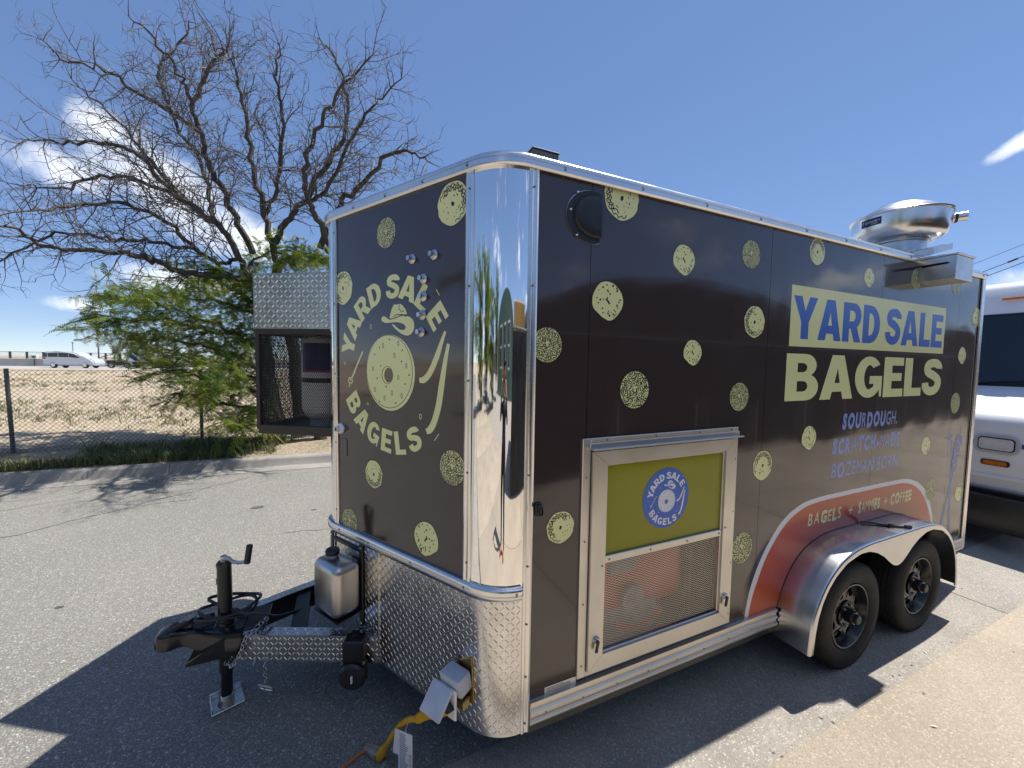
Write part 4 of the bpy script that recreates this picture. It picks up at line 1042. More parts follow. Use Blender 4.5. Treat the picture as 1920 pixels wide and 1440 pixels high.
for i in range(NF):                                                 # matching points on the scalloped edge by x
    x = 1.925+(3.765-1.925)*(po[i].x-1.885)/(3.805-1.885)
    if po[i].y < .45:
        side_ = 1 if po[i].x < 2.8 else -1
        zz = po[i].y
        tgt = min(((abs(p[1]-zz), p) for p in resamp(lipi, 400)[:120 if side_ > 0 else 400] if (p[0] < 2.845) == (side_ > 0)), key=lambda t: t[0])[1]
        li.append(Vector((tgt[0], tgt[1])))
    else:
        tgt = min(((abs(p[0]-x), p) for p in resamp(lipi, 400)), key=lambda t: t[0])[1]; li.append(Vector((tgt[0], tgt[1])))
rows = []
for off, inset in ((0.0, 0.0), (FO-rr_, 0.0), (FO-rr_*.6, .0015), (FO-rr_*.25, .005), (FO, rr_)):
    rows.append([SF(po[i].x-nrm_[i].x*inset, off, po[i].y-nrm_[i].y*inset) for i in range(NF)])
rows.append([SF(li[i].x, FO, li[i].y) for i in range(NF)])
rows.append([SF(li[i].x, FO-.006, li[i].y) for i in range(NF)])
v_ = [q for r_ in rows for q in r_]
mb.add(v_, [[r_*NF+i, r_*NF+i+1, (r_+1)*NF+i+1, (r_+1)*NF+i] for r_ in range(len(rows)-1) for i in range(NF-1)])
fen = mb.build('fender', T, smooth=50)
mb = MB('black_plastic'); mb.tube([SF(po[i].x, .001, po[i].y+.002) for i in range(3, NF-3, 2)], .003, 5); mb.build('fender_gasket', fen)
mb = MB('black_plastic'); mb.tube(catmull([SF(2.80, .01, .842), SF(2.86, .05, .842), SF(2.90, .09, .838), SF(2.95, .14, .839), SF(3.0, .17, .838), SF(3.02, .185, .838)], 4), .007, 6)
mb.tube([SF(2.92, .115, .842), SF(2.945, .135, .842)], .012, 6); mb.tube([SF(3.0, .17, .842), SF(3.03, .19, .842)], .012, 6); mb.build('retaining_strap', fen)

# ------------------------------------------------------------------ drawbar, coupler, jack
mb_r = []
def beamf(side):
    p0 = Vector((-1.16, .985)); p1 = Vector((-.36, .64)); d = (p1-p0).normalized(); n = Vector((d.y, -d.x))     # n points to the kerb side
    L = (p1-p0).length
    def f(a, o, z):
        q = p0+d*a+n*o; y = q.y if side == 0 else WID-q.y
        return (q.x, y, z)
    return f, L
for side in (0, 1):
    f, L = beamf(side)
    mb = MB('black'); mb.box(f, (0.0, L+.25, -.05, -.003, .300, .441), .004); bm_ = mb.build('drawbar_beam', T)
    mb = MB('tread'); mb.box(f, (.01, L, -.0005, .0025, .298, .446), 0); mb.box(f, (.01, L, -.06, .0025, .4455, .4485), 0); tp = mb.build('tread_cover', bm_, smooth=0)
    mb = MB('tread'); lugs(mb, f, .015, L-.005, .302, .442, o=.0025)
    lugs(mb, lambda a, o, z: f(a, z, .4485+o), .015, L-.005, -.058, .001, pitch=.028, o=0); mb.build('tread_lug', tp, smooth=0, recalc=False, kind='stuff')
mb = MB('black'); mb.box(WF, (-.86, -.78, .90, 1.30, .36, .43), .004); mb.build('cross_member', T)
# coupler: tapered body with ball socket
mb = MB('black_gloss')
secs = [(-1.495, .020, .428, .456), (-1.487, .043, .415, .474), (-1.470, .055, .405, .487), (-1.445, .060, .400, .494), (-1.415, .058, .400, .494), (-1.392, .048, .402, .484), (-1.365, .043, .398, .474), (-1.335, .052, .385, .468), (-1.28, .078, .368, .464), (-1.22, .105, .360, .463), (-1.16, .128, .358, .463), (-1.09, .150, .358, .463)]
v_ = []
for (x, w, z0, z1) in secs:
    for (a, b) in ((-1, .0), (-1, .70), (-.90, .93), (-.72, 1.0), (0, 1.02), (.72, 1.0), (.90, .93), (1, .70), (1, .0)):
        v_.append((x, 1.085+a*w, z0+(z1-z0)*b))
n7 = 9
mb.add(v_, [[i*n7+k, i*n7+k+1, (i+1)*n7+k+1, (i+1)*n7+k] for i in range(len(secs)-1) for k in range(8)]+[[i*n7, i*n7+8, (i+1)*n7+8, (i+1)*n7] for i in range(len(secs)-1)]+[list(range(n7))])
cp_ = mb.build('coupler', T, smooth=42)
mb = MB('black_gloss'); mb.box(WF, (-1.40, -1.335, 1.068, 1.102, .476, .494), .004); mb.tube([(-1.345, 1.085, .492), (-1.30, 1.085, .515), (-1.235, 1.085, .520)], [.010, .011, .013], 8)
for x, y in ((-1.16, 1.00), (-1.16, 1.17), (-1.22, 1.085)): mb.lathe([(.016, .460), (.016, .474), (.012, .477), (0, .477)], (x, y, 0), (0, 0, 1), 6)
mb.build('coupler_latch', cp_)
mb = MB('black'); mb.prism(lambda a, o, z: (a, 1.085+o, z), [(-1.34, .335), (-1.10, .335), (-1.10, .44), (-1.18, .44), (-1.33, .352)], -.125, -.117); mb.prism(lambda a, o, z: (a, 1.085+o, z), [(-1.34, .335), (-1.10, .335), (-1.10, .44), (-1.18, .44), (-1.33, .352)], .117, .125)
mb.box(WF, (-1.34, -1.08, .968, 1.20, .333, .341), .002); mb.build('coupler_plate', cp_)
mb = MB('black'); mb.box(WF, (-1.17, -.98, .985, 1.19, .446, .456), .003); mb.build('jack_plate', T)
mb = MB('black'); mb.tube([(-1.185, 1.06, .20), (-1.185, 1.06, .80)], .034, 20)
mb.lathe([(.034, .80), (.037, .802), (.037, .815), (.028, .826), (0, .828)], (-1.185, 1.06, 0), (0, 0, 1), 20)
mb.lathe([(.055, .455), (.055, .465), (.042, .469), (.042, .49), (.034, .495)], (-1.185, 1.06, 0), (0, 0, 1), 20)
jk = mb.build('tongue_jack', T)
mb = MB('black_gloss'); mb.tube([(-1.187, 1.06, .05), (-1.186, 1.06, .22)], .027, 20); mb.build('inner_tube', jk)
mb = MB('steel'); mb.box(lambda a, o, z: (-1.19+a*.94-o*.34, 1.07+a*.34+o*.94, z), (-.075, .075, -.065, .065, .004, .010), .002)
mb.box(lambda a, o, z: (-1.19+a*.94-o*.34, 1.07+a*.34+o*.94+.0, z), (-.075, .075, .058, .064, .010, .045), .002); mb.box(lambda a, o, z: (-1.19+a*.94-o*.34, 1.07+a*.34+o*.94, z), (-.074, -.069, -.06, .058, .010, .04), .002)
mb.lathe([(.045, .010), (.036, .03), (.031, .055), (.0275, .06)], (-1.188, 1.06, 0), (0, 0, 1), 20); mb.build('foot_plate', jk)
mb = MB('alu_dull'); mb.tube(catmull([(-1.19, 1.05, .838), (-1.165, 1.045, .842), (-1.14, 1.04, .822), (-1.11, 1.035, .812), (-1.07, 1.03, .815)], 4), [.013]*6+[.010]*11, 8); mb.lathe([(.016, 0), (.016, .03), (0, .03)], (-1.185, 1.055, .825), (0, 0, 1), 14); cr_ = mb.build('crank_arm', jk)
mb = MB('black_plastic'); mb.tube([(-1.073, 1.03, .805), (-1.058, 1.025, .905)], .016, 12); mb.build('crank_handle', jk)
mb = MB('white_print'); mb.add([(-1.2205, 1.06-.012, .70), (-1.2205, 1.06+.012, .70), (-1.2205, 1.06+.012, .735), (-1.2205, 1.06-.012, .735)], [[0, 1, 2, 3]]); mb.build('jack_sticker', jk, smooth=0)
# coiled wiring lead round the jack
mb = MB('black_plastic')
lead = [(-1.42, 1.05, .50), (-1.37, 1.07, .505), (-1.33, 1.10, .512)]
for k in range(22):
    t = -2.6+k*.55; lead.append((-1.195+.14*math.cos(t)+.006*k*.3, 1.105+.095*math.sin(t), .515+.0022*k+.012*math.sin(k*1.3)))
lead += [(-1.10, 1.01, .54), (-1.03, 1.0, .525), (-.98, 1.0, .50), (-.92, 1.04, .455), (-.80, 1.12, .42)]
mb.tube(catmull(lead, 4), .0085, 8); mb.tube([(-1.435, 1.045, .492), (-1.36, 1.075, .508)], .015, 10); mb.build('wiring_lead', T)
def chain(name, pts, ln=.030, wd=.011, rad=.0028, m='steel', parent=None):
    C_ = catmull(pts, 20); L = [0]
    for a, b in zip(C_, C_[1:]): L.append(L[-1]+(b-a).length)
    mb = MB(m); n = max(2, int(L[-1]/(ln*.72)))
    for k in range(n):
        t = L[-1]*(k+.5)/n; i = 0
        while L[i+1] < t: i += 1
        d = (C_[i+1]-C_[i]).normalized(); p = C_[i].lerp(C_[i+1], (t-L[i])/max(1e-9, L[i+1]-L[i]))
        a = d.orthogonal().normalized(); b = d.cross(a)
        s_ = a if k % 2 else b
        ring = [p+d*(ln/2*math.cos(q)*1.0)+s_*(wd*math.sin(q)) for q in [2*math.pi*j/10 for j in range(11)]]
        mb.tube(ring, rad, 5, caps=False)
    return mb.build(name, parent or T, recalc=False)
chain('safety_chain', [(-.99, 1.0, .465), (-1.03, .955, .47), (-1.075, .94, .44), (-1.10, .93, .38), (-1.135, .945, .32), (-1.165, .985, .315)], m='black')
chain('safety_chain', [(-.98, 1.02, .468), (-1.01, .96, .475), (-1.06, .925, .45), (-1.09, .915, .37), (-1.13, .93, .305), (-1.17, .975, .30)], m='steel')
chain('hanging_chain', [(-.967, .87, .335), (-.97, .868, .27), (-.97, .866, .21)], ln=.034)
hk = lambda a, b: (-.968+a*.90+b*.25, .862-a*.30+b*.2, .178-a*.28-b*.80)
mb = MB('steel'); mb.tube(catmull([hk(*q) for q in ((-.030, -.016), (.030, -.016), (.038, 0), (.030, .016), (-.030, .016), (-.038, 0))], 4, True)+[Vector(hk(-.030, -.016))], .0052, 7)
mb.tube([hk(-.012, -.016), hk(-.012, .016)], .004, 6); mb.build('chain_hook', T)
mb = MB('steel'); mb.tube(catmull([(-1.02, .90, .33), (-1.03, .895, .29), (-1.01, .89, .265), (-.98, .878, .272)], 5), .0012, 4); mb.build('breakaway_cable', T)
# sewage valve under the kerb side beam
VF = lambda a, o, z: (-.525+a*.93+o*.37*-1, .70-a*.38-o*.93, z)
mb = MB('black'); mb.box(VF, (-.055, .055, -.03, .05, .335, .455), .008); mb.tube([VF(-.0, .0, .45), VF(0, 0, .475)], .02, 10); vb = mb.build('waste_valve', T)
mb = MB('black_plastic'); mb.box(VF, (-.068, .068, .005, .04, .225, .345), .012); mb.lathe([(.07, 0), (.072, .02), (.06, .032), (0, .034)], VF(0, .04, .272), (-.37, -.93, 0), 24); mb.build('valve_cap', vb)
mb = MB('white_print'); mb.box(VF, (.003, .012, .074, .088, .255, .295), .003); mb.build('cap_handle', vb)
mb = MB('steel'); [mb.lathe([(.007, 0), (.007, .008), (0, .008)], VF(a, .040, z), (-.37, -.93, 0), 8) for a, z in ((-.055, .335), (.055, .335), (.055, .235))]; mb.build('valve_bolts', vb, smooth=0, kind='stuff')
# stainless water tank in its bracket on the nose
mb = MB('inox'); mb.box(FF, (.895, 1.135, .020, .180, .560, .850), .045, 5); mb.lathe([(.025, 0), (.025, .020), (.028, .022)], FF(1.05, .10, .848), (0, 0, 1), 20); tk = mb.build('water_tank', T, smooth=40)
mb = MB('black_plastic'); mb.lathe([(.025, .016), (.036, .018), (.038, .036), (.031, .045), (0, .047)], FF(1.05, .10, .848), (-.10, -.06, 1), 14); mb.build('filler_cap', tk)
mb = MB('black')
for s_ in (.915, 1.205): mb.box(FF, (s_-.014, s_+.014, .010, .020, .455, .918), .002)
mb.box(FF, (.915, 1.205, .010, .018, .872, .892), .002); mb.box(FF, (.90, 1.13, .010, .17, .548, .555), .001); mb.build('tank_bracket', tk)
mb = MB('alu'); screws(mb, [(.915, .020, .90), (.915, .020, .475), (1.205, .020, .90)], FF, .007); mb.build('screws', tk, smooth=0, kind='stuff')
mb = MB('cover'); mb.tube(catmull([FF(1.08, .06, .52), FF(1.07, .07, .47), FF(1.03, .05, .41), FF(.99, .03, .34)], 6), .004, 6); mb.build('drain_hose', tk)

# ------------------------------------------------------------------ power inlet
mb = MB('brass'); mb.prism(FF, [(.10, .44), (.185, .40), (.185, .60), (.115, .64)], .004, .012)
mb.box(FF, (.115, .165, .012, .060, .43, .47), .004); pi_ = mb.build('power_inlet', T, smooth=0)
mb = MB('cover'); mb.box(lambda a, o, z: FF(.165+a, .012+o+.25*z, .555+z), (-.055, .055, .0, .085, -.055, .04), .012, 2); mb.build('inlet_box', pi_)
mb = MB('white_print'); mb.box(lambda a, o, z: FF(.17+a, .100+o, .49+z), (-.05, .05, -.005, .006, -.075, .06), .006); mb.build('inlet_face', pi_)
LIDC = FF(.20, .105, .545)
def LD(a, o, z):     # flap standing out and down from the face
    return FF(.185+a, .105+o*.80+z*.62, .552-o*-.62*1.0+z*-.62*1.0+ (o*.0))
mb = MB('cover'); mb.box(LD, (-.055, .06, -.008, .008, .0, .135), .006, 2); mb.build('inlet_flap', pi_)
cordt = thing('adapter_lead', 'yellow power lead with moulded plug hanging from the grey inlet on the tread plate skirt', 'cord', FF(.2, .12, .46))
cp = [FF(.165, .112, .485), FF(.235, .140, .43), FF(.30, .150, .365), FF(.37, .150, .318), FF(.44, .150, .235), FF(.50, .150, .14), FF(.545, .150, .06)]
mb = MB('cord'); mb.tube(catmull(cp[2:], 8), .0125, 12); cab = mb.build('cable', cordt)
mb = MB('cord'); mb.tube(catmull(cp[:3], 5), [.040, .043, .041, .038, .034, .030, .024, .024, .021, .019, .017], 16)
for k in range(4): mb.lathe([(.0165, 0), (.0205, .002), (.0205, .006), (.0165, .008)], Vector(cp[2]).lerp(Vector(cp[1]), .06+.11*k), Vector(cp[1])-Vector(cp[2]), 14)
mb.build('plug', cordt)
mb = MB('black_plastic'); mb.tube([FF(.150, .105, .50), FF(.172, .114, .478)], .040, 16); mb.build('plug_collar', cordt)
e0, e1 = Vector(FF(.53, .15, .088)), Vector(FF(.575, .15, .012))
mb = MB('cord'); mb.tube([e0, e0.lerp(e1, .3), e0.lerp(e1, .9)], [.015, .022, .024], 12); mb.build('socket_grip', cordt)
mb = MB('clear_plug'); mb.tube([Vector(FF(.568, .15, .025)), Vector(FF(.60, .15, -.0)+Vector((0,0,0)) if False else FF(.60, .15, .018)), Vector(FF(.665, .16, .012))], [.027, .028, .018], 12); mb.build('lit_end', cordt)
ext = thing('extension_cord', 'dull orange extension cord lying on the asphalt under the yellow power lead', 'cord', FF(.66, .16, 0.01))
mb = MB('shoe'); mb.tube(catmull([FF(.65, .16, .014), FF(.668, .22, .010), FF(.675, .40, .008), FF(.66, .65, .008), FF(.60, 1.0, .008), FF(.45, 1.5, .008)], 8), .0065, 8); mb.build('flex', ext)
tagp = thing('paper_tag', 'white printed warning tag tied to the yellow power lead', 'tag', FF(.37, .155, .3))
def TG(a, o, z): return FF(.355+a*.98-z*.0+.0, .168+o+a*.15, .285+z+a*-.1)
mb = MB('paper'); mb.box(TG, (-.035, .045, -.0008, .0008, -.20, -.004), 0); mb.build('card', tagp, smooth=0)
mb = MB('paper'); mb.box(lambda a, o, z: TG(a+.028-z*.12, o-.004, z), (-.03, .04, -.0006, .0006, -.13, -.01), 0); mb.build('second_card', tagp, smooth=0)
mb = MB('paper'); mb.tube([FF(.352, .15, .337), FF(.356, .169, .30), TG(.004, .001, -.012)], .0012, 4); mb.build('tie', tagp)
rr = random.Random(4); mb = MB('grey_print')
for k in range(20):
    z = -.016-.0088*k; w = rr.uniform(.030, .052)
    mb.add([TG(.038, .0016, z), TG(.038-w, .0016, z), TG(.038-w, .0016, z-.0042), TG(.038, .0016, z-.0042)], [[0, 1, 2, 3]])
mb.use('red_print')
for k in range(4):
    c = (-.024, -.105-.020*k)
    for j in range(12):
        t0, t1 = j*.5236, (j+1)*.5236
        mb.add([TG(c[0]+.0075*math.cos(t0), .0018, c[1]+.0075*math.sin(t0)), TG(c[0]+.0075*math.cos(t1), .0018, c[1]+.0075*math.sin(t1)), TG(c[0]+.0052*math.cos(t1), .0018, c[1]+.0052*math.sin(t1)), TG(c[0]+.0052*math.cos(t0), .0018, c[1]+.0052*math.sin(t0))], [[0, 1, 2, 3]])
mb.build('tag_print', tagp, smooth=0, recalc=False)

# ------------------------------------------------------------------ roof equipment
FC = Vector((3.535, .19, 0))
mb = MB('galv'); mb.box(WF, (3.35, 3.73, .04, .40, 2.80, 2.84), .006); mb.lathe([(.175, 2.84), (.165, 2.87), (.165, 2.93), (.185, 2.935), (.185, 2.945), (.165, 2.95)], FC, (0, 0, 1), 40)
fan = mb.build('exhaust_fan', T, smooth=40)
mb = MB('alu'); mb.lathe([(.165, 2.945), (.20, 2.945), (.235, 2.955), (.268, 2.982), (.283, 3.02), (.288, 3.06), (.290, 3.135), (.300, 3.137), (.304, 3.145), (.298, 3.150), (.280, 3.148), (.276, 3.06), (.20, 2.97)], FC, (0, 0, 1), 56); mb.build('fan_bowl', fan, smooth=45)
mb = MB('alu'); mb.lathe([(.258, 3.142), (.262, 3.150), (.255, 3.165), (.225, 3.19), (.19, 3.215), (.165, 3.222), (.150, 3.236), (.10, 3.248), (.0, 3.252)], FC, (0, 0, 1), 48); mb.build('fan_lid', fan, smooth=40)
ta = R(300); td = Vector((math.cos(ta), math.sin(ta), .0))
mb = MB('alu'); mb.tube([FC+td*.27+Vector((0, 0, 3.09)), FC+td*.365+Vector((0, 0, 3.092))], .034, 20, caps=False); mb.tube([FC+td*.36+Vector((0, 0, 3.092)), FC+td*.27+Vector((0, 0, 3.09))], .031, 20, caps=False)
mb.use('black_plastic'); mb.tube([FC+td*.30+Vector((0, 0, 3.09)), FC+td*.315+Vector((0, 0, 3.09))], .0375, 20); mb.build('grease_spout', fan, smooth=40)
ca_, ch_ = R(168), .165
def LBL(a, o, z): t = ca_+a; return (FC.x+(.2895+o)*math.cos(t), FC.y+(.2895+o)*math.sin(t), 3.09+z)
mb = MB('navy'); n_ = 12
mb.add([LBL(-.24+.48*k/n_, .0015, s_*.028) for k in range(n_+1) for s_ in (-1, 1)], [[2*k, 2*k+2, 2*k+3, 2*k+1] for k in range(n_)]); lb = mb.build('maker_label', fan, smooth=60)
mb = MB('white_print'); font_text(mb, 'CANARM', LBL, -.135, .21, -.007, .013, .0026, '111111', 0, 0); mb.add([LBL(-.205, .0026, .014), LBL(-.165, .0026, .014), LBL(-.185, .0026, -.014)], [[0, 1, 2]])
mb.add([LBL(.02, .0026, -.018), LBL(.17, .0026, -.018), LBL(.17, .0026, -.014), LBL(.02, .0026, -.014)], [[0, 1, 2, 3]]); mb.build('label_print', lb, smooth=0, recalc=False)
mb = MB('galv'); mb.box(SF, (3.385, 3.66, -.06, .195, 2.585, 2.752), .003); mb.box(SF, (3.375, 3.67, -.07, .205, 2.752, 2.766), .003)
gb = mb.build('grease_box', T)
mb = MB('black'); mb.box(lambda a, o, z: (3.3835, -o, z), (0, 0, .0, .15, 2.70, 2.709), 0)
mb.add([(3.3835, -.02, 2.69), (3.3835, -.16, 2.695), (3.3835, -.16, 2.705), (3.3835, -.02, 2.70)], [[0, 1, 2, 3]]); mb.build('box_slot', gb, smooth=0)
mb = MB('galv'); mb.box(lambda a, o, z: (3.42+a, .02+o, 2.79+z+.25*a), (-.05, .25, -.10, .06, 0, .05), .004); mb.build('box_bracket', gb)
mb = MB('grey_machine'); mb.box(WF, (.385, .55, .49, .68, 2.80, 3.115), .006); mb.box(WF, (.38, .555, .485, .685, 3.115, 3.122), .003); mb.build('roof_vent', T, smooth=0)

# ------------------------------------------------------------------ bottle cage on the far half of the nose
GU = Vector((math.sin(PHI), math.cos(PHI))); GO = Vector((-math.cos(PHI), math.sin(PHI))); TIP = Vector((TIPX, WID/2))
def GF(a, o, z): q = TIP+GU*a+GO*o; return (q.x, q.y, z)
ca0, ca1, co1, cz0, cz1 = .155, .96, .575, 1.475, 2.13
mb = MB('cage'); w = .03
for a in (ca0, ca1):
    for o in (.02, co1): mb.box(GF, (a-w/2, a+w/2, o-w/2, o+w/2, cz0, cz1), .003)
for z in (cz0-.03, cz1-.03):
    for a in (ca0, ca1): mb.box(GF, (a-w/2+.001, a+w/2-.001, .02, co1, z, z+.06), .003)
    for o in (.02, co1): mb.box(GF, (ca0, ca1, o-w/2+.001, o+w/2-.001, z, z+.0595), .003)
mb.box(GF, (ca0, ca1, .02, co1, cz0-.005, cz0+.005), 0)
cg = mb.build('bottle_cage', T)
def zigmesh(mb, f, a0, a1, z0, z1, pa, pz, r=.0014):
    i = 0; a = a0
    while a < a1:
        pts = []; k = 0; z = z0
        while z < z1: pts.append(f(a+(pa/2 if (k+i) % 2 else 0), z)); z += pz/2; k += 1
        mb.tube(pts, r, 3, caps=False); a += pa/2; i += 1
mb = MB('mesh_black')
zigmesh(mb, lambda a, z: GF(ca0, a, z), .02, co1, cz0+.02, cz1-.02, .015, .023, .0019)
zigmesh(mb, lambda a, z: GF(a, co1, z), ca0, ca1, cz0+.02, cz1-.02, .014, .021, .0026)
mb.build('expanded_mesh', cg, smooth=0, recalc=False, kind='stuff')
mb = MB('mesh_black'); zigmesh(mb, lambda a, z: GF(ca1, a, z), .02, co1, cz0+.02, cz1-.02, .014, .021, .0026); mb.build('expanded_mesh', cg, smooth=0, recalc=False, kind='stuff')
mb = MB('tread'); mb.box(GF, (ca0-.018, ca0-.014, .0, co1+.016, cz1+.005, cz1+.36), 0); mb.box(GF, (ca0-.014, ca1+.01, co1+.012, co1+.016, cz1+.005, cz1+.36), 0); mb.box(GF, (ca0-.0135, ca1+.01, 0, co1+.0115, cz1+.35, cz1+.355), 0)
gp = mb.build('tread_guard', cg, smooth=0)
mb = MB('tread'); lugs(mb, lambda a, o, z: GF(ca0-.018-o, a, z), .004, co1+.012, cz1+.01, cz1+.355, pitch=.030, ln=.0185, wd=.0042, h=.0026); lugs(mb, lambda a, o, z: GF(a, co1+.016+o, z), ca0, ca1, cz1+.01, cz1+.355); mb.build('tread_lug', gp, smooth=0, recalc=False, kind='stuff')
cy = thing('gas_bottle', 'white gas bottle with navy label standing in the black mesh cage on the trailer nose', 'gas bottle', GF(.40, .24, cz0+.006))
bc_ = Vector(GF(.40, .24, 0))
mb = MB('tank_white'); mb.lathe([(0, 1.51), (.10, 1.515), (.15, 1.545), (.172, 1.60), (.172, 2.075), (.15, 2.10), (.09, 2.115), (0, 2.116)], bc_, (0, 0, 1), 40); mb.lathe([(.12, 1.482), (.12, 1.53)], bc_, (0, 0, 1), 24); mb.build('bottle', cy, smooth=50)
mb = MB('navy'); a_c = math.atan2(-1.443-bc_.y, -.568-bc_.x); mb.lathe([(.174, 1.865), (.174, 2.05)], bc_, (0, 0, 1), 20, a_c-1.15, a_c+1.15); mb.use('red_print'); mb.lathe([(.174, 1.853), (.174, 1.865)], bc_, (0, 0, 1), 20, a_c-1.15, a_c+1.15)
mb.use('black'); mb.lathe([(.175, 1.785), (.175, 1.815)], bc_, (0, 0, 1), 40); mb.build('bottle_label', cy, smooth=60)

LIMBS=[[[-2.28,8.38,3.51],[-2.56,8.23,4.02],[-2.79,8.07,4.52],[-3.05,7.89,4.7],[-3.57,7.85,5.12],[-4.0,7.77,5.59],[-4.39,7.64,5.6],[-4.84,7.54,5.51],[-5.24,7.4,5.27]],[[-2.95,8.75,4.7],[-3.2,8.81,5.33],[-3.31,8.82,6.05],[-3.83,9.02,7.05],[-4.06,9.08,7.74],[-3.93,8.95,7.97],[-3.54,8.73,8.45],[-3.29,8.55,8.82]],[[-2.35,8.45,4.2],[-2.66,8.39,4.93],[-2.77,8.22,5.33],[-2.97,8.09,5.7],[-3.06,7.92,6.23],[-3.14,7.74,6.72],[-3.29,7.59,7.08],[-3.58,7.5,7.49],[-3.85,7.38,7.66]],[[-1.88,8.23,4.0],[-2.07,8.15,4.95],[-2.24,8.06,5.84],[-2.32,7.92,6.69],[-2.4,7.77,7.34],[-2.46,7.6,7.73]],[[-1.92,8.27,4.41],[-1.67,8.06,4.84],[-1.33,7.81,5.25],[-0.72,7.47,6.19],[-0.54,7.28,6.52],[-0.49,7.18,7.21],[-0.7,7.18,7.88],[-0.99,7.2,8.15]],[[-0.75,7.74,4.13],[-0.96,7.55,4.64],[-1.16,7.34,5.01],[-1.22,7.07,5.44],[-1.11,6.73,5.92],[-0.85,6.32,6.26],[-0.61,5.91,6.48],[-0.11,5.4,6.87]],[[-1.03,7.88,4.33],[-0.64,7.61,5.2],[-0.28,7.32,5.55],[0.35,6.93,6.13],[0.69,6.64,6.11],[1.09,6.29,5.81]],[[-2.28,8.38,3.51],[-2.81,8.2,3.6],[-3.38,8.05,3.6],[-3.81,7.83,3.73],[-4.02,7.52,3.75],[-4.41,7.28,3.68],[-4.8,7.04,3.64],[-4.98,6.72,3.77],[-5.04,6.33,3.78]],[[-2.63,8.57,4.09],[-2.87,8.35,3.91],[-3.23,8.19,4.07],[-3.67,8.08,4.12],[-4.11,7.95,4.07],[-4.43,7.77,4.02],[-4.97,7.69,4.0],[-5.45,7.56,3.58],[-5.7,7.33,3.17]],[[-3.31,9.03,6.75],[-3.82,9.0,7.04],[-4.42,9.02,7.31],[-4.81,8.94,7.55],[-5.34,8.9,7.49],[-5.57,8.74,7.69]],[[-2.1,8.39,5.03],[-1.78,7.72,5.51],[-1.57,7.13,6.53],[-1.64,6.63,6.95],[-1.49,6.01,7.0]],[[-2.95,8.75,4.7],[-3.58,8.83,5.22],[-4.08,8.86,5.81],[-4.46,8.84,6.37],[-4.77,8.78,6.75],[-5.23,8.78,7.14]],[[-1.35,8.08,5.35],[-0.91,7.44,5.38],[-0.37,6.82,6.32],[-0.06,6.25,6.6],[0.37,5.63,6.79]],[[-3.65,9.09,5.31],[-4.24,8.76,5.45],[-4.71,8.36,5.28],[-4.99,7.86,4.81],[-5.18,7.33,4.6]],[[-3.43,8.92,4.23],[-3.78,8.45,4.63],[-4.09,7.93,4.67],[-4.38,7.4,4.51],[-4.69,6.86,4.15],[-4.86,6.26,3.84]],[[-3.54,9.16,7.31],[-3.03,8.21,7.57],[-2.53,7.24,7.41],[-2.23,6.34,7.02]]]
BOUGHS=[[[-2.1,8.22,2.31],[-3.05,8.32,2.5],[-3.93,8.39,2.68],[-4.54,8.33,2.66],[-5.01,8.21,2.71]],[[-2.1,8.18,1.63],[-2.91,8.46,2.07],[-3.7,8.71,2.28],[-4.47,8.94,2.37],[-5.12,9.12,2.52]],[[-2.11,8.16,1.17],[-2.79,7.89,1.42],[-3.27,7.53,1.65],[-3.58,7.09,1.75]],[[-2.06,8.11,0.83],[-2.58,8.13,0.96],[-3.13,8.16,1.08],[-3.65,8.18,1.2]],[[-2.09,8.25,2.77],[-2.87,8.77,3.12],[-3.78,9.35,3.31],[-4.72,9.93,3.38],[-5.81,10.57,3.31]],[[-2.09,8.28,3.23],[-2.65,8.25,3.62],[-3.16,8.19,3.71],[-3.55,8.05,3.39]],[[-2.19,8.33,3.46],[-2.42,8.58,4.05],[-1.69,8.38,4.32],[-1.05,8.21,4.27]],[[-2.11,8.14,0.94],[-2.26,7.37,0.72],[-2.43,6.64,0.88]],[[-1.87,8.22,3.92],[-1.42,7.7,4.08],[-0.85,7.12,3.9]],[[-2.1,8.21,2.09],[-2.5,7.86,2.39],[-3.01,7.55,2.65],[-3.44,7.2,2.83],[-3.78,6.81,2.88]],[[-2.05,8.15,1.4],[-2.57,8.61,1.61],[-3.28,9.14,1.71],[-4.13,9.75,2.0],[-4.9,10.32,2.18]],[[-2.09,8.26,2.89],[-2.58,8.83,3.33],[-3.21,9.45,3.68],[-3.88,10.09,3.85]],[[-2.09,8.24,2.54],[-2.25,7.48,2.17],[-2.43,6.73,1.77],[-2.61,5.99,1.53]]]
# ------------------------------------------------------------------ verge grass and weeds
def blade(mb, x, y, z, h, lean, az, w):
    dx, dy = math.cos(az), math.sin(az); px, py = -dy*w, dx*w
    l1, l2 = lean*.35*h, lean*h
    mb.add([(x-px, y-py, z), (x+px, y+py, z), (x+dx*l1+px*.8, y+dy*l1+py*.8, z+h*.55), (x+dx*l1-px*.8, y+dy*l1-py*.8, z+h*.55), (x+dx*l2, y+dy*l2, z+h*(.98-.25*lean))], [[0, 1, 2, 3], [3, 2, 4]])
rr = random.Random(21)
mb = MB('grass'); cnt = 0
while cnt < 15000:
    x = rr.uniform(-8.5, .8); k = rr.uniform(.22, 1.5); y = KY(x)+k
    d = fbm(x, y, .55, 3)+.45*math.exp(-((x+3.6)/1.9)**2)+.1-.25*max(0, k-1.0)-(.26 if x > -1.8 else 0)
    if d < rr.uniform(.12, .62): continue
    nb = rr.randint(3, 7); mb.use('grass' if rr.random() < .8 else 'drygrass')
    for _ in range(nb):
        blade(mb, x+rr.gauss(0, .025), y+rr.gauss(0, .025), field_z(x, y)-.01, rr.uniform(.05, .20)*(1+.5*max(0, d)), rr.uniform(.2, .95), rr.uniform(0, 6.28), rr.uniform(.0025, .005)); cnt += 1
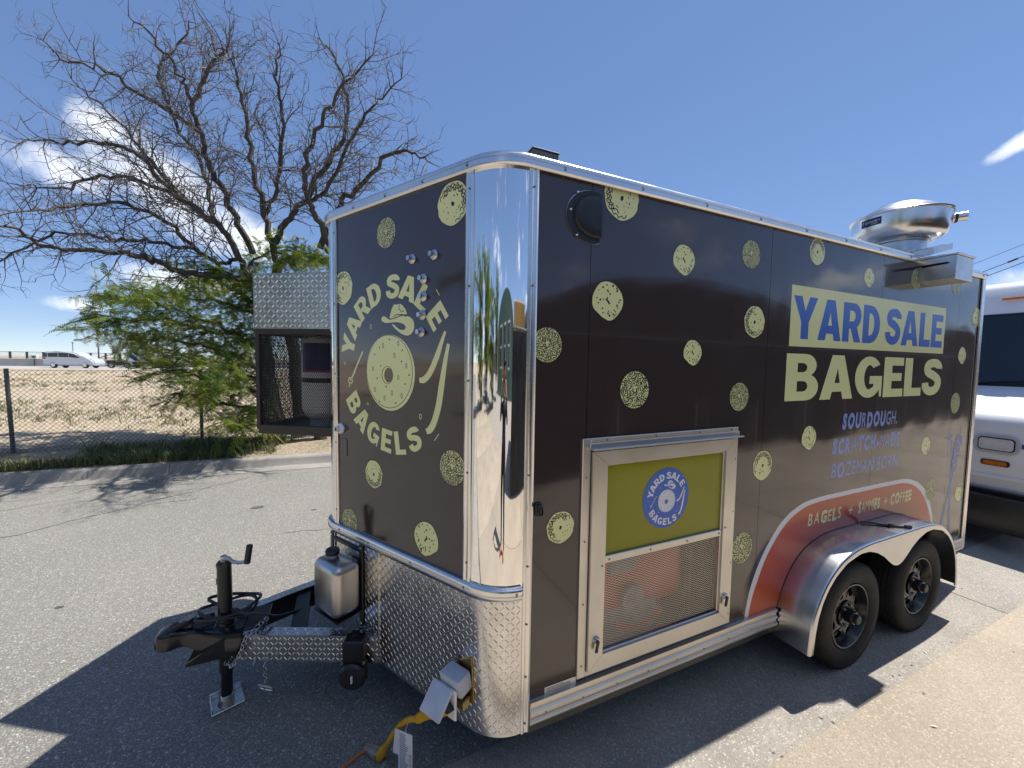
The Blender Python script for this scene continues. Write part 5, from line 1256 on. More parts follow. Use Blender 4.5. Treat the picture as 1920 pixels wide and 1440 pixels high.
o = mb.build('verge_grass', smooth=0, recalc=False); o['kind'] = 'stuff'
mb = MB('drygrass'); cnt = 0
while cnt < 30000:
    y = 7.9+rr.random()**1.7*40; x = rr.uniform(-8-y*1.15, -.5+(y-8)*.05)
    d = fbm(x, y, .22, 3)+.35*fbm(x, y, 1.3, 2)
    thr = -.05 if 9 < y < 19 else (.12 if y < 34 else .20)
    if d < thr+rr.uniform(0, .3): continue
    mb.use('drygrass' if rr.random() < .6 else 'grass'); s_ = rr.uniform(.5, 1.2)*(1+.02*(y-8))
    for _ in range(rr.randint(4, 8)):
        blade(mb, x+rr.gauss(0, .05*s_), y+rr.gauss(0, .05*s_), field_z(x, y)-.005, rr.uniform(.05, .16)*s_, rr.uniform(.4, 1.2), rr.uniform(0, 6.28), rr.uniform(.004, .009)*s_); cnt += 1
for (x, y) in ((-4.9, 8.05), (-4.75, 8.1), (-3.9, 8.2), (-1.6, 8.3), (-1.3, 8.0), (-2.55, 8.2)):     # dead stalks by the fence
    for _ in range(12):
        a = rr.uniform(0, 6.28); l = rr.uniform(.2, .5); mb.use('drygrass'); mb.tube([(x, y, field_z(x, y)), (x+.3*l*math.cos(a), y+.3*l*math.sin(a), .22+l*.6), (x+.6*l*math.cos(a), y+.6*l*math.sin(a), .22+l)], [.003, .002, .001], 3)
o = mb.build('field_weeds', smooth=0, recalc=False); o['kind'] = 'stuff'
def rock(x, y, r, label, sd):
    rr = random.Random(sd); bm = bmesh.new(); bmesh.ops.create_icosphere(bm, subdivisions=2, radius=r)
    mb = MB('rock'); z = field_z(x, y)
    vs = []
    for v in bm.verts:
        k = 1+.35*mnoise.noise(v.co/r*1.3+Vector((sd, 0, 0))); vs.append((x+v.co.x*k*1.2, y+v.co.y*k, z+v.co.z*k*.7+r*.3))
    bm.verts.index_update(); mb.add(vs, [[v.index for v in f.verts] for f in bm.faces]); bm.free()
    tag(mb.build('rock', smooth=25), label, 'rock', 'rocks on the verge')
rock(-4.62, 8.05, .09, 'small grey rock at the foot of the wire fence in sparse verge weeds', 3)
rock(-1.95, 8.25, .15, 'larger grey rock on the verge in the shade under the leafy tree', 5)
# ------------------------------------------------------------------ chain link fence
FY = 8.25
fence = thing('chain_link_fence', 'chain link fence with grey steel posts along the edge of the dry field', 'fence', (-4, FY, .2))
for x, lean in ((-11.6, 0), (-8.75, .01), (-5.98, .045), (-3.27, 0), (-.5, 0), (2.3, 0), (5.0, 0)):
    mb = MB('post'); mb.tube([(x+lean*.2, FY, field_z(x, FY)-.1), (x-lean*.6, FY, 1.70)], .030, 10); mb.build('post', fence)
mb = MB('wire'); p_ = .078; i = 0; x = -13.0
while x < 4.5:
    pts = []; k = 0; z = .19
    while z < 1.69: pts.append((x+(p_/2 if (k+i) % 2 else 0), FY-.035+(.004 if (k+i) % 2 else 0), z)); z += p_/2; k += 1
    mb.tube(pts, .0045, 3, caps=False); x += p_/2; i += 1
mb.tube([(-13, FY-.03, 1.675), (4.5, FY-.03, 1.675)], .003, 4)
mb.build('wire_mesh', fence, smooth=0, recalc=False, kind='stuff')

# ------------------------------------------------------------------ trees
tree = thing('bare_tree', 'tall leafless multi-stemmed tree with a wide dark crown growing beside the fence', 'tree', (-1.85, 8.0, .2))
def wob(pts, n, j, rr): 
    P = catmull(pts, n); return [p+Vector((rr.gauss(0, j), rr.gauss(0, j), rr.gauss(0, j))) if 0 < i < len(P)-1 else p for i, p in enumerate(P)]
rr = random.Random(33)
mb = MB('bark')
for pts, r0, r1 in (([(-1.88, 8.02, .05), (-1.95, 8.1, .8), (-2.08, 8.2, 1.6), (-2.20, 8.30, 2.75), (-2.28, 8.38, 3.52)], .18, .11), ([(-1.52, 8.06, .05), (-1.50, 8.2, 1.0), (-1.60, 8.27, 2.2), (-1.80, 8.25, 3.2), (-1.87, 8.24, 3.95)], .155, .09), ([(-1.05, 7.80, .05), (-.98, 7.78, 1.0), (-.85, 7.72, 2.6), (-.73, 7.73, 4.18), (-.90, 7.90, 4.3)], .14, .07)):
    P = wob(pts, 4, .02, rr); mb.tube(P, [r0+(r1-r0)*i/(len(P)-1) for i in range(len(P))], 10)
mb.build('trunk', tree)
tw = MB('twig')
def spray(p, d, L, r, lvl, rr):
    """zigzag twig with side twigs"""
    step = (.15, .10, .07)[lvl]; n = max(2, int(L/step)); pts = [p]; dd = d.copy(); nodes = []
    for k in range(n):
        jit = (.15, .26, .32)[lvl]
        dd = (dd+Vector((rr.gauss(0, jit), rr.gauss(0, jit), rr.gauss(0, jit)+.03))).normalized()
        p = p+dd*step*rr.uniform(.8, 1.2); pts.append(p); nodes.append((p, dd.copy(), k/n))
    tw.tube(pts, [r*(1-.7*i/n) for i in range(n+1)], 4 if lvl == 0 else 3, caps=False)
    if lvl < 2:
        for (q, dq, t) in nodes:
            for _ in range(1 if lvl else (1 if rr.random() < .8 else 2)):
                if rr.random() < (.16 if lvl == 0 else .28): continue
                side = dq.orthogonal().normalized(); side.rotate(Matrix.Rotation(rr.uniform(0, 6.28), 3, dq))
                nd = (dq*rr.uniform(.5, 1.0)+side*rr.uniform(.6, 1.0)).normalized()
                spray(q, nd, (L*rr.uniform(.25, .55)*(1-.35*t) if lvl == 0 else rr.uniform(.10, .34)), max(.0030, r*.62), lvl+1, rr)
for li_, limb in enumerate(LIMBS):
    P = wob(limb, 5, .025, rr); n = len(P)
    first = li_ in (0, 2, 3, 4, 5, 6, 7)
    r0 = .060 if first else .036
    mb = MB('bark'); mb.tube(P, [r0*(1-i/(n-1))**.8+.008 for i in range(n)], 7); mb.build('limb', tree)
    acc = 0
    for i in range(1, n):
        seg = P[i]-P[i-1]; acc += seg.length
        t = i/(n-1)
        while acc > .085:
            acc -= .085
            if t < .16 and first: continue
            d = seg.normalized(); side = d.orthogonal().normalized(); side.rotate(Matrix.Rotation(rr.uniform(0, 6.28), 3, d))
            nd = (d*rr.uniform(.35, .9)+side*rr.uniform(.6, 1.0)+Vector((0, 0, .10))).normalized()
            spray(P[i].copy(), nd, rr.uniform(.5, 1.45)*(1.05-.62*t), .0085+.006*(1-t), 0, rr)
    spray(P[-1], (P[-1]-P[-2]).normalized(), rr.uniform(.2, .4), .006, 0, rr)
tw.build('twigs', tree, smooth=0, recalc=False, kind='stuff')

def leafy(name, label, boughs, loc, seed, base):
    rr = random.Random(seed); t = thing(name, label, 'tree', loc)
    mb = MB('bark'); lf = MB('leaf')
    if base: mb.tube(catmull(base, 4), [.10-.07*i/(4*(len(base)-1)) for i in range(4*(len(base)-1)+1)], 8)
    def frond(p, d, L):
        side = d.cross(Vector((0, 0, 1))); side = side.normalized() if side.length > .1 else Vector((1, 0, 0))
        up_ = side.cross(d).normalized(); side.rotate(Matrix.Rotation(rr.uniform(-.7, .7), 3, d))
        n = 7
        for k in range(n):
            t_ = k/(n-1); q = p+d*L*t_+Vector((0, 0, -.28*L*t_*t_))
            w = L*.23*(1-.55*abs(t_-.35)); hw = L*.046
            for s_ in (-1, 1):
                a = q+side*s_*w+d*.02*s_+Vector((0, 0, -w*.25))
                lf.add([q-d*hw, a-d*hw*.7, a+d*hw*.7, q+d*hw], [[0, 1, 2, 3]])
    for b in boughs:
        P = wob(b, 5, .03, rr); n = len(P); mb.tube(P, [.035*(1-i/(n-1))+.005 for i in range(n)], 5); acc = 0
        for i in range(1, n):
            seg = P[i]-P[i-1]; acc += seg.length
            while acc > .036:
                acc -= .036; d = seg.normalized(); side = Vector((rr.gauss(0, 1), rr.gauss(0, 1), rr.gauss(0, .55))).normalized()
                dd = (d*rr.uniform(.2, .9)+side*.9).normalized(); L = rr.uniform(.22, .62); q = P[i].copy(); pts = [q.copy()]
                k_ = rr.random(); lf.use('leaf' if k_ < .5 else ('leaf2' if k_ < .92 else 'leaf3'))
                while L > 0:
                    dd = (dd+Vector((rr.gauss(0, .18), rr.gauss(0, .18), rr.gauss(0, .12)-.03))).normalized(); q = q+dd*.065; L -= .065; pts.append(q.copy())
                    for _ in range(rr.choice((1, 2, 2))):
                        fd = (dd*.5+Vector((rr.gauss(0, 1), rr.gauss(0, 1), rr.gauss(-.1, .5)))).normalized(); frond(q, fd, rr.uniform(.11, .20))
                mb.tube(pts, [.006, .0045]+[.003]*(len(pts)-2), 3, caps=False)
    mb.build('branches', t, recalc=False); lf.build('foliage', t, smooth=0, recalc=False, kind='stuff')
    return t
green = leafy('leafy_tree', 'bright green feathery leaved tree growing low in front of the bare tree', BOUGHS, (-2.1, 8.2, .2), 5, [(-2.1, 8.1, .1), (-2.08, 8.2, 1.2), (-2.12, 8.28, 2.3), (-2.15, 8.35, 3.3)])

# ------------------------------------------------------------------ white van behind the trailer
van = thing('step_van', 'white van with blue stripe and dark windscreen parked close behind the food trailer', 'van', (8.5, 1.0, 0))
prof = [(6.02, .60), (6.0, .74), (6.0, 1.33), (6.03, 1.41), (6.11, 1.47), (6.95, 1.715), (6.99, 1.745), (7.20, 2.66), (7.22, 2.74), (7.29, 2.99), (7.37, 3.07), (7.5, 3.10), (12.2, 3.10), (12.2, .45), (6.5, .45)]
bm = bmesh.new(); y0, y1 = -.22, 2.2
a_ = [bm.verts.new((x, y0, z)) for x, z in prof]; b_ = [bm.verts.new((x, y1, z)) for x, z in prof]; n_ = len(prof)
f0 = bm.faces.new(a_); f1 = bm.faces.new(b_[::-1])
for i in range(n_): bm.faces.new((a_[i], b_[i], b_[(i+1) % n_], a_[(i+1) % n_]))
ed = [e for e in bm.edges if abs(e.verts[0].co.y-e.verts[1].co.y) < 1e-6]
bmesh.ops.bevel(bm, geom=ed, offset=.07, segments=3, affect='EDGES', profile=.5)
bm.verts.index_update(); mb = MB('van_white'); mb.add([v.co[:] for v in bm.verts], [[v.index for v in f.verts] for f in bm.faces]); bm.free(); mb.build('body', van, smooth=40)
NF_ = lambda a, o, z: (6.0-o, a, z)
def slope(p0, p1):
    d = Vector((p1[0]-p0[0], p1[1]-p0[1])); L = d.length; d /= L; n = Vector((-d.y, d.x))
    return (lambda a, o, t: (p0[0]+d.x*t+n.x*o, a, p0[1]+d.y*t+n.y*o)), L
wsf, L = slope((6.99, 1.745), (7.20, 2.66))
mb = MB('glass_dark'); mb.box(wsf, (-.10, 2.08, .004, .012, .015, L-.02), .004); ws = mb.build('windscreen', van)
mb = MB('black_plastic'); mb.box(wsf, (-.13, 2.11, .001, .008, -.01, .016), .003); mb.box(wsf, (-.13, 2.11, .001, .0075, L-.02, L+.005), .003); mb.build('screen_seal', ws)
mb = MB('black_plastic'); mb.tube([wsf(.95, .03, -.02), wsf(.5, .035, .05), wsf(-.05, .03, .09)], .010, 6); mb.tube([wsf(.9, .022, -.01), wsf(.05, .022, .05)], .007, 5); mb.build('wiper', ws)
mb = MB('cover'); mb.box(lambda a, o, z: (7.4+o, a, z), (.22, .75, 0, .01, 1.95, 2.35), 0); mb.build('cab_panel', van)
mb = MB('black_plastic'); mb.lathe([(.19, -.012), (.205, 0), (.19, .012)], (7.3, .52, 1.86), (-.75, 0, .65), 24); mb.build('steering_wheel', van)
rrect = lambda cx, cz, w, h, r: arc(cx+w/2-r, cz+h/2-r, r, r, 0, 90, 5)+arc(cx-w/2+r, cz+h/2-r, r, r, 90, 180, 5)+arc(cx-w/2+r, cz-h/2+r, r, r, 180, 270, 5)+arc(cx+w/2-r, cz-h/2+r, r, r, 270, 360, 5)
for cy_ in (.215, 1.78):
    mb = MB('cover'); mb.prism(NF_, rrect(cy_, 1.125, .33, .205, .07), .002, .016); hl = mb.build('headlight', van)
    mb = MB('black_plastic'); mb.prism(NF_, rrect(cy_, 1.127, .265, .145, .035), .016, .022); mb.build('headlight_ring', hl)
    mb = MB('lens'); mb.prism(NF_, rrect(cy_, 1.127, .245, .125, .03), .022, .030); mb.build('lens', hl)
    mb = MB('black_plastic'); mb.prism(NF_, rrect(cy_, .918, .205, .062, .02), .002, .008); mk = mb.build('marker_lamp', van)
    mb = MB('amber'); mb.prism(NF_, rrect(cy_, .919, .17, .046, .018), .008, .020); mb.build('lens', mk)
mb = MB('van_blue'); 
for a, b in ((.382, 1.61), (-.15, .045)): mb.box(NF_, (a, b, .001, .003, 1.108, 1.155), 0)
mb.build('stripe', van, smooth=0)
mb = MB('black_plastic')
for k in range(5): mb.box(NF_, (.60, 1.40, .002, .006, .86+.07*k, .90+.07*k), .004)
mb.build('grille', van)
mb = MB('van_white'); mb.box(NF_, (-.10, 2.08, .0, .012, .74, .79), .006); mb.build('lower_crease', van)
mb = MB('black'); mb.box(NF_, (-.20, 2.18, .06, .17, .20, .575), .02, 2); mb.box(NF_, (-.1, 2.1, -.3, .06, .28, .62), 0); mb.build('bumper', van)
mb = MB('amber'); mb.box(lambda a, o, z: (7.225-o, a, z), (.40, .58, .0, .02, 2.84, 2.87), .004); mb.build('roof_lamp', van)
for x in (7.2, 11.0):
    for y, s_ in ((-.10, -1), (2.08, 1)):
        mb = MB('rubber'); mb.lathe([(.20, -.2), (.34, -.2), (.37, -.17), (.37, -.03), (.34, 0), (.22, .0), (.2, -.03), (0, -.05)], (x, y, .37), (0, s_, 0), 32); mb.build('wheel', van)
mb = MB('cavity'); mb.box(WF, (6.3, 12, .0, 2.0, .42, .449), 0); mb.build('underside', van, smooth=0)

# ------------------------------------------------------------------ highway traffic and street furniture, far left
def minivan(loc, rz):
    t = thing('minivan', 'white minivan driving along the distant highway beyond the dry field', 'minivan', loc, rotz=rz)
    pr = [(-2.55, .42), (-2.6, .62), (-2.52, .95), (-2.38, 1.52), (-2.25, 1.66), (-1.2, 1.72), (.2, 1.69), (.75, 1.52), (1.45, 1.08), (2.2, .95), (2.5, .78), (2.58, .5), (2.5, .28), (-2.4, .28)]
    bm = bmesh.new(); a = [bm.verts.new((x, -.95, z)) for x, z in pr]; b = [bm.verts.new((x, .95, z)) for x, z in pr]; n = len(pr)
    bm.faces.new(a); bm.faces.new(b[::-1])
    for i in range(n): bm.faces.new((a[i], b[i], b[(i+1) % n], a[(i+1) % n]))
    bmesh.ops.bevel(bm, geom=[e for e in bm.edges if abs(e.verts[0].co.y-e.verts[1].co.y) < 1e-6], offset=.12, segments=3, affect='EDGES')
    bm.verts.index_update(); mb = MB('car_white'); mb.add([v.co[:] for v in bm.verts], [[v.index for v in f.verts] for f in bm.faces]); bm.free(); mb.build('body', t)
    f = lambda a, o, z: (a, -.95-o, z)
    for q in ([(-2.0, 1.12), (-2.05, 1.5), (-1.05, 1.55), (-1.05, 1.12)], [(-1.0, 1.12), (-1.0, 1.55), (.0, 1.53), (.0, 1.10)], [(.05, 1.10), (.05, 1.53), (.55, 1.42), (1.15, 1.06)]):
        mb = MB('glass_dark'); mb.prism(f, q, -.02, .006); mb.build('side_window', t)
    mb = MB('glass_dark'); mb.add([(-2.50, -.72, 1.08), (-2.50, .72, 1.08), (-2.40, .68, 1.52), (-2.40, -.68, 1.52)], [[0, 1, 2, 3]]); mb.prism(f, [(-2.42, 1.10), (-2.34, 1.5), (-2.12, 1.5), (-2.07, 1.12)], -.03, .008); mb.build('rear_window', t)
    mb = MB('tail'); mb.box(f, (-2.56, -2.2, -.1, .012, .92, 1.06), .02); mb.build('tail_lamp', t)
    mb = MB('alu_dull'); mb.box(f, (-2.60, -1.9, -.05, .004, .60, .64), .01); mb.build('trim_strip', t)
    mb = MB('black_plastic'); mb.box(f, (.70, .86, .0, .16, 1.05, 1.17), .03); mb.build('door_mirror', t)
    for x in (-1.55, 1.6):
        for y, s_ in ((-.90, -1), (.90, 1)):
            mb = MB('rubber'); mb.lathe([(.2, -.2), (.33, -.2), (.335, -.02), (.22, .075)], (x, y, .335), (0, s_, 0), 24); w = mb.build('wheel', t)
            mb = MB('alu'); mb.lathe([(.22, .076), (.2, .05), (.06, .06), (0, .07)], (x, y, .335), (0, s_, 0), 10); mb.build('rim', w)
    return t
mv = minivan((-28.75, 58.6, .55), -.10); mv.scale = (.86, 1, 1.10)
trk = thing('box_truck', 'white box truck with blue and red graphics on the distant highway behind the leaves', 'truck', (-22.3, 60.2, .60), rotz=R(80))
mb = MB('car_white'); mb.box(WF, (-2.6, 2.6, -1.1, 1.1, .75, 2.55), .03); mb.build('cargo_box', trk)
mb = MB('car_white'); mb.box(WF, (2.7, 4.2, -1.0, 1.0, .5, 1.9), .15, 2); mb.build('cab', trk)
mb = MB('navy'); mb.box(lambda a, o, z: (-2.601-o, a, z), (-1.05, 1.05, 0, .02, 2.42, 2.54), 0); mb.ring(lambda a, o, z: (-2.62-o, a, z), arc(1.0, .85, .9, .75, 90, 180, 10), arc(1.0, .85, .55, .4, 90, 180, 10), 0); mb.build('rear_graphic', trk, smooth=0)
mb = MB('grey_print'); mb.box(lambda a, o, z: (-2.601-o, a, z), (-.9, .7, 0, .012, 1.85, 2.0), 0); mb.box(lambda a, o, z: (-2.601-o, a, z), (-.9, .4, 0, .012, 1.5, 1.58), 0); mb.build('rear_print', trk, smooth=0)
mb = MB('red_print'); [mb.box(lambda a, o, z: (a, -1.101-o, z), (-2.2+.7*k, -1.8+.7*k, 0, .012, 2.0, 2.3), 0) for k in range(5)]; mb.build('side_print', trk, smooth=0)
for x in (-1.6, 3.3):
    for y, s_ in ((-1.0, -1), (1.0, 1)):
        mb = MB('rubber'); mb.lathe([(.2, -.25), (.42, -.25), (.42, 0), (.2, .02), (0, .02)], (x, y, .42), (0, s_, 0), 20); mb.build('wheel', trk)
mb = MB('black'); mb.box(WF, (-2.5, 4.0, -.8, .8, .45, .74), 0); mb.build('chassis', trk)
mc = thing('motorcycle', 'dark motorcycle with pale fairing between the white minivan and the box truck', 'motorcycle', (-25.1, 58.8, .56), rotz=R(20))
for x in (-.62, .72):
    mb = MB('rubber'); mb.lathe([(.20, -.06), (.31, -.06), (.32, 0), (.31, .06), (.2, .06)], (x, 0, .32), (0, 1, 0), 20); mb.build('wheel', mc)
mb = MB('black'); mb.box(WF, (-.5, .45, -.16, .16, .35, .75), .08, 2); mb.box(WF, (-.95, -.2, -.22, .22, .72, .90), .06, 2); mb.box(WF, (-1.0, -.6, -.28, .28, .55, .85), .06, 2); mb.build('body', mc)
mb = MB('cloth_white'); mb.box(WF, (.15, .55, -.24, .24, .85, 1.12), .08, 2); mb.build('fairing', mc)
mb = MB('black'); mb.tube([(.72, 0, .32), (.45, 0, .95), (.35, -.35, 1.02)], .03, 6); mb.tube([(.45, 0, .95), (.35, .35, 1.02)], .02, 6); mb.build('fork', mc)
bar = thing('barrier_wall', 'long pale concrete highway barrier topped by a dark post fence on the horizon', 'barrier', (-30, 66, .6))
mb = MB('barrier')
for k in range(30): mb.box(WF, (-110+5.0*k+.01, -105+5.0*k-.01, 65.8, 66.2, .5, 1.52), .03)
mb.build('barrier_block', bar)
for k in range(72):
    x = -96+1.45*k
    if k == 0: mb = MB('far_metal'); mb.box(WF, (x-.09, x+.09, 65.95, 66.1, 1.52, 2.36), .01); p0_ = mb.build('post', bar)
    else:
        c = p0_.copy(); COL.objects.link(c); c.location.x += 1.45*k
mb = MB('far_metal'); mb.tube([(-110, 66, 2.33), (40, 66, 2.33)], .025, 5); mb.tube([(-110, 66, 1.6), (40, 66, 1.6)], .012, 4); mb.build('rail', bar)
mb = MB('wire'); 
for k in range(420):
    x = -75+.16*k; mb.tube([(x, 66, 1.55), (x+.8, 66, 2.32)], .005, 3, caps=False); mb.tube([(x+.8, 66, 1.55), (x, 66, 2.32)], .005, 3, caps=False)
mb.build('wire_mesh', bar, smooth=0, recalc=False, kind='stuff')
ub = thing('utility_box', 'small pale utility cabinet on the highway barrier left of the minivan', 'cabinet', (-35.6, 65.3, .6))
mb = MB('cloth_white'); mb.box(WF, (-35.9, -35.3, 65.2, 65.6, 1.5, 1.95), .02); mb.build('cabinet', ub); mb = MB('far_metal'); mb.tube([(-35.6, 65.4, .6), (-35.6, 65.4, 1.5)], .06, 6); mb.box(WF, (-35.7, -35.4, 65.19, 65.21, 1.62, 1.85), 0); mb.build('stand', ub)
def postlamp(x, y, zt, label, kind):
    if kind == 'lantern':
        t = thing('street_lamp', label, 'street lamp', (x, y, .6)); mb = MB('far_metal'); mb.tube([(x, y, .6), (x, y, zt-.75)], [.10, .07], 8); mb.build('pole', t)
        mb = MB('cover'); mb.lathe([(.06, 0), (.17, .12), (.20, .32), (.16, .42)], (x, y, zt-.78), (0, 0, 1), 12); mb.build('globe', t)
        mb = MB('far_metal'); mb.lathe([(.22, 0), (.12, .14), (.05, .22), (.03, .38), (0, .40)], (x, y, zt-.37), (0, 0, 1), 12); mb.build('lamp_cap', t)
    elif kind == 'arm':
        t = thing('street_light', label, 'street light', (x, y, .6)); mb = MB('far_metal'); mb.tube([(x, y, .6), (x, y, zt)], [.07, .05], 8); mb.build('pole', t)
        mb = MB('far_metal'); mb.tube([(x, y, zt-.1), (x-1.3, y, zt)], .03, 6); mb.box(WF, (x-1.6, x-1.1, y-.1, y+.1, zt-.03, zt+.05), .02); mb.build('lamp_arm', t)
    else:
        t = thing('pole', label, 'pole', (x, y, .6)); mb = MB('sign_back'); mb.tube([(x, y, .6), (x, y, zt)], .045, 6); mb.build('shaft', t); mb = MB('sign_back'); mb.box(WF, (x-.1, x+.1, y-.05, y+.05, zt-.12, zt+.03), .02); mb.build('cap', t)
postlamp(-30.4, 67, 3.85, 'dark lantern street lamp rising behind the roof of the minivan', 'lantern')
postlamp(-33.1, 67.5, 3.7, 'thin pale pole on the horizon left of the minivan', 'pole')
postlamp(-27.4, 66.8, 4.3, 'slim street light with a sideways arm near the road signs', 'arm')
for (x0, x1, z0, z1, lab) in ((-26.4, -25.8, 2.22, 3.18, 'tall narrow road sign seen from behind, right of the minivan'), (-25.45, -24.55, 2.85, 3.60, 'wide road sign seen from behind above the motorcycle')):
    t = thing('road_sign', lab, 'road sign', ((x0+x1)/2, 60.6, .6), 'road signs by the highway')
    mb = MB('sign_back'); mb.box(WF, (x0, x1, 60.6, 60.63, z0, z1), .01); mb.build('panel', t)
    mb = MB('post'); mb.tube([((x0+x1)/2-.12, 60.66, .6), ((x0+x1)/2-.12, 60.66, z1)], .035, 6); mb.tube([((x0+x1)/2+.12, 60.66, .6), ((x0+x1)/2+.12, 60.66, z1)], .035, 6); mb.build('post', t)
# overhead cables, right
for i, (za, zb, sag, lab) in enumerate(((13.1, 14.35, .10, 'uppermost of the thin overhead cables above the white van'), (11.9, 13.6, .25, 'middle overhead cable above the white van with a small splice'), (11.3, 12.85, .2, 'lowest overhead cable crossing the cloud above the white van'))):
    p0, p1 = Vector((60, 17.2, za-.35)), Vector((60, 5.0, zb+3.2)); 
    mb = MB('black_plastic'); pts = [p0.lerp(p1, k/20)+Vector((0, 0, -sag*4*(k/20)*(1-k/20))) for k in range(-8, 21)]
    mb.tube(pts, .035 if i else .022, 5); 
    if i == 1: mb.tube([pts[13], pts[14]], .09, 6)
    tag(mb.build('power_cable'), lab, 'cable', 'overhead cables')

# ------------------------------------------------------------------ across the pavement, behind the photographer (seen in the polished metal)
sf = thing('screen_fence', 'black cloth screened fence enclosure across the pavement, mirrored in the polished corner', 'fence', (6, -4.3, .1))
def fence_run(p0, p1, n):
    p0, p1 = Vector(p0), Vector(p1)
    for k in range(n+1):
        p = p0.lerp(p1, k/n); mb = MB('post'); mb.tube([(p.x, p.y, .0), (p.x, p.y, 2.42)], .03, 8); mb.build('post', sf)
        if k < n:
            q = p0.lerp(p1, (k+1)/n); d = (q-p).normalized(); nn = Vector((-d.y, d.x))*.035
            mb = MB('screen'); a, b = p+d*.03+nn, q-d*.03+nn
            mb.prism(lambda u, o, z: (a.x+(b.x-a.x)*u+nn.x*o, a.y+(b.y-a.y)*u+nn.y*o, z), [(0, .14), (1, .14), (1, 2.36), (0, 2.36)], 0, .3); mb.build('screen_cloth', sf, smooth=0)
    mb = MB('post'); mb.tube([(p0.x, p0.y, 2.40), (p1.x, p1.y, 2.40)], .022, 8); mb.build('rail', sf)
fence_run((-.35, -3.45), (27.6, -5.4), 14); fence_run((-.35, -3.45), (-.45, -7.45), 2)
lot = MB('gutter'); lot.add([(-60, -60, .0), (60, -60, .0), (60, -5.6, .0), (-60, -5.6, .0)], [[0, 1, 2, 3]]); struct(lot.build('parking_lot', smooth=0))
def arched(name, label, x0, x1, y, wall, rise, colour, wins):
    t = thing(name, label, 'building', ((x0+x1)/2, y-4, 0)); c, h = (x0+x1)/2, (x1-x0)/2
    ar = [(x0, 0), (x0, wall)]+[(c-h*math.cos(math.pi*k/24), wall+rise*math.sin(math.pi*k/24)) for k in range(1, 24)]+[(x1, wall), (x1, 0)]
    mb = MB(colour); mb.prism(lambda a, o, z: (a, y-o, z), ar, 0, 9); mb.build('wall', t, smooth=20)
    for x in wins:
        mb = MB('white_print'); mb.box(lambda a, o, z: (a, y+o, z), (x-.8, x+.8, .0, .06, 1.6, 4.0), .01); w_ = mb.build('window', t)
        for a in (x-.72, x+.04):
            for b in (1.7, 2.85): mb = MB('glass_dark'); mb.box(lambda q, o, z: (q, y+o, z), (a, a+.68, .05, .07, b, b+1.05), 0); mb.build('pane', w_)
    return t
arched('green_building', 'green arched roof building across the parking lot, mirrored in the polished corner', -13.5, -1.6, -17, 3.4, 2.4, 'bldg_green', (-10.5, -7.5, -4.5))
arched('dark_building', 'long dark arched roof building behind the black fence, mirrored in the brown trailer side', 6.5, 26.5, -13, 3.4, 3.0, 'bldg_dark', ())
an_ = thing('dark_annexe', 'dark flat roofed building past the dark arched one, mirrored in the brown trailer side', 'building', (44, -16, 0))
mb = MB('bldg_dark'); mb.box(WF, (26.8, 66, -24, -13, 0, 5.2), .05); mb.build('wall', an_)
ob_ = thing('ochre_building', 'ochre flat roofed building right of the green one, mirrored in the polished corner', 'building', (3, -20, 0))
mb = MB('bldg_tan'); mb.box(WF, (-1.4, 6.2, -26, -17.5, 0, 5.0), .05); mb.build('wall', ob_)
for x in (1.0, 3.0, 5.0): mb = MB('glass_dark'); mb.box(WF, (x-.55, x+.55, -17.52, -17.42, 1.0, 3.6), 0); mb.build('window', ob_)
wh_ = thing('warehouse', 'long low grey warehouse far across the parking lot, mirrored in the polished corner', 'building', (-38, -48, 0))
mb = MB('barrier'); mb.box(WF, (-70, -8, -58, -44, 0, 5.5), .05); mb.build('wall', wh_)
for k in range(9): mb = MB('far_metal'); mb.box(WF, (-67+6.5*k, -63+6.5*k, -44.02, -43.9, 0, 3.4), 0); mb.build('dock_door', wh_)
pop = leafy('poplar_tree', 'slim upright green tree left of the green building, mirrored in the polished corner', [[(-11.5+.35*math.cos(a), -13+.35*math.sin(a), 1.0+.8*k), (-11.5+.7*math.cos(a), -13+.7*math.sin(a), 2.0+.8*k), (-11.5+.6*math.cos(a), -13+.6*math.sin(a), 3.4+.75*k)] for k in range(5) for a in (k, k+2.1, k+4.2)], (-11.5, -13, 0), 9, [(-11.5, -13, 0), (-11.5, -13, 3), (-11.45, -13, 6)])
for x, y, k in ((-14.5, -6.5, 1.0), (-18, -9.5, 1.25), (-24, -3.9, 1.1)):
    c = copy_tree(pop, None, (x, y, 0)); c.scale = (k, k, k); c['label'] = {-14.5: 'nearest slim green tree at the end of the pavement, mirrored in the tread plate guard', -18: 'tall green tree behind the parking lot edge, mirrored in the tread plate guard', -24: 'farthest slim green tree down the pavement, mirrored in the tread plate guard'}[x]; c['group'] = 'street trees mirrored in the trailer'
for x, y, k, a in ((-12.5, -3.4, 1.45, -1.35), (-17, -8.5, 1.5, 3.7), (-10.5, -9.5, 1.1, 5.2)):
    c = copy_tree(green, None, (x, y, 0)); c.scale = (k, k, k); c.rotation_euler = (0, 0, a); c['label'] = {-12.5: 'spreading green bush down the pavement, mirrored in the tread plate guard', -17: 'largest spreading green tree beyond the pavement bush, mirrored in the tread plate guard', -10.5: 'low green bush at the parking lot edge, mirrored in the polished nose'}[x]; c['group'] = 'street trees mirrored in the trailer'
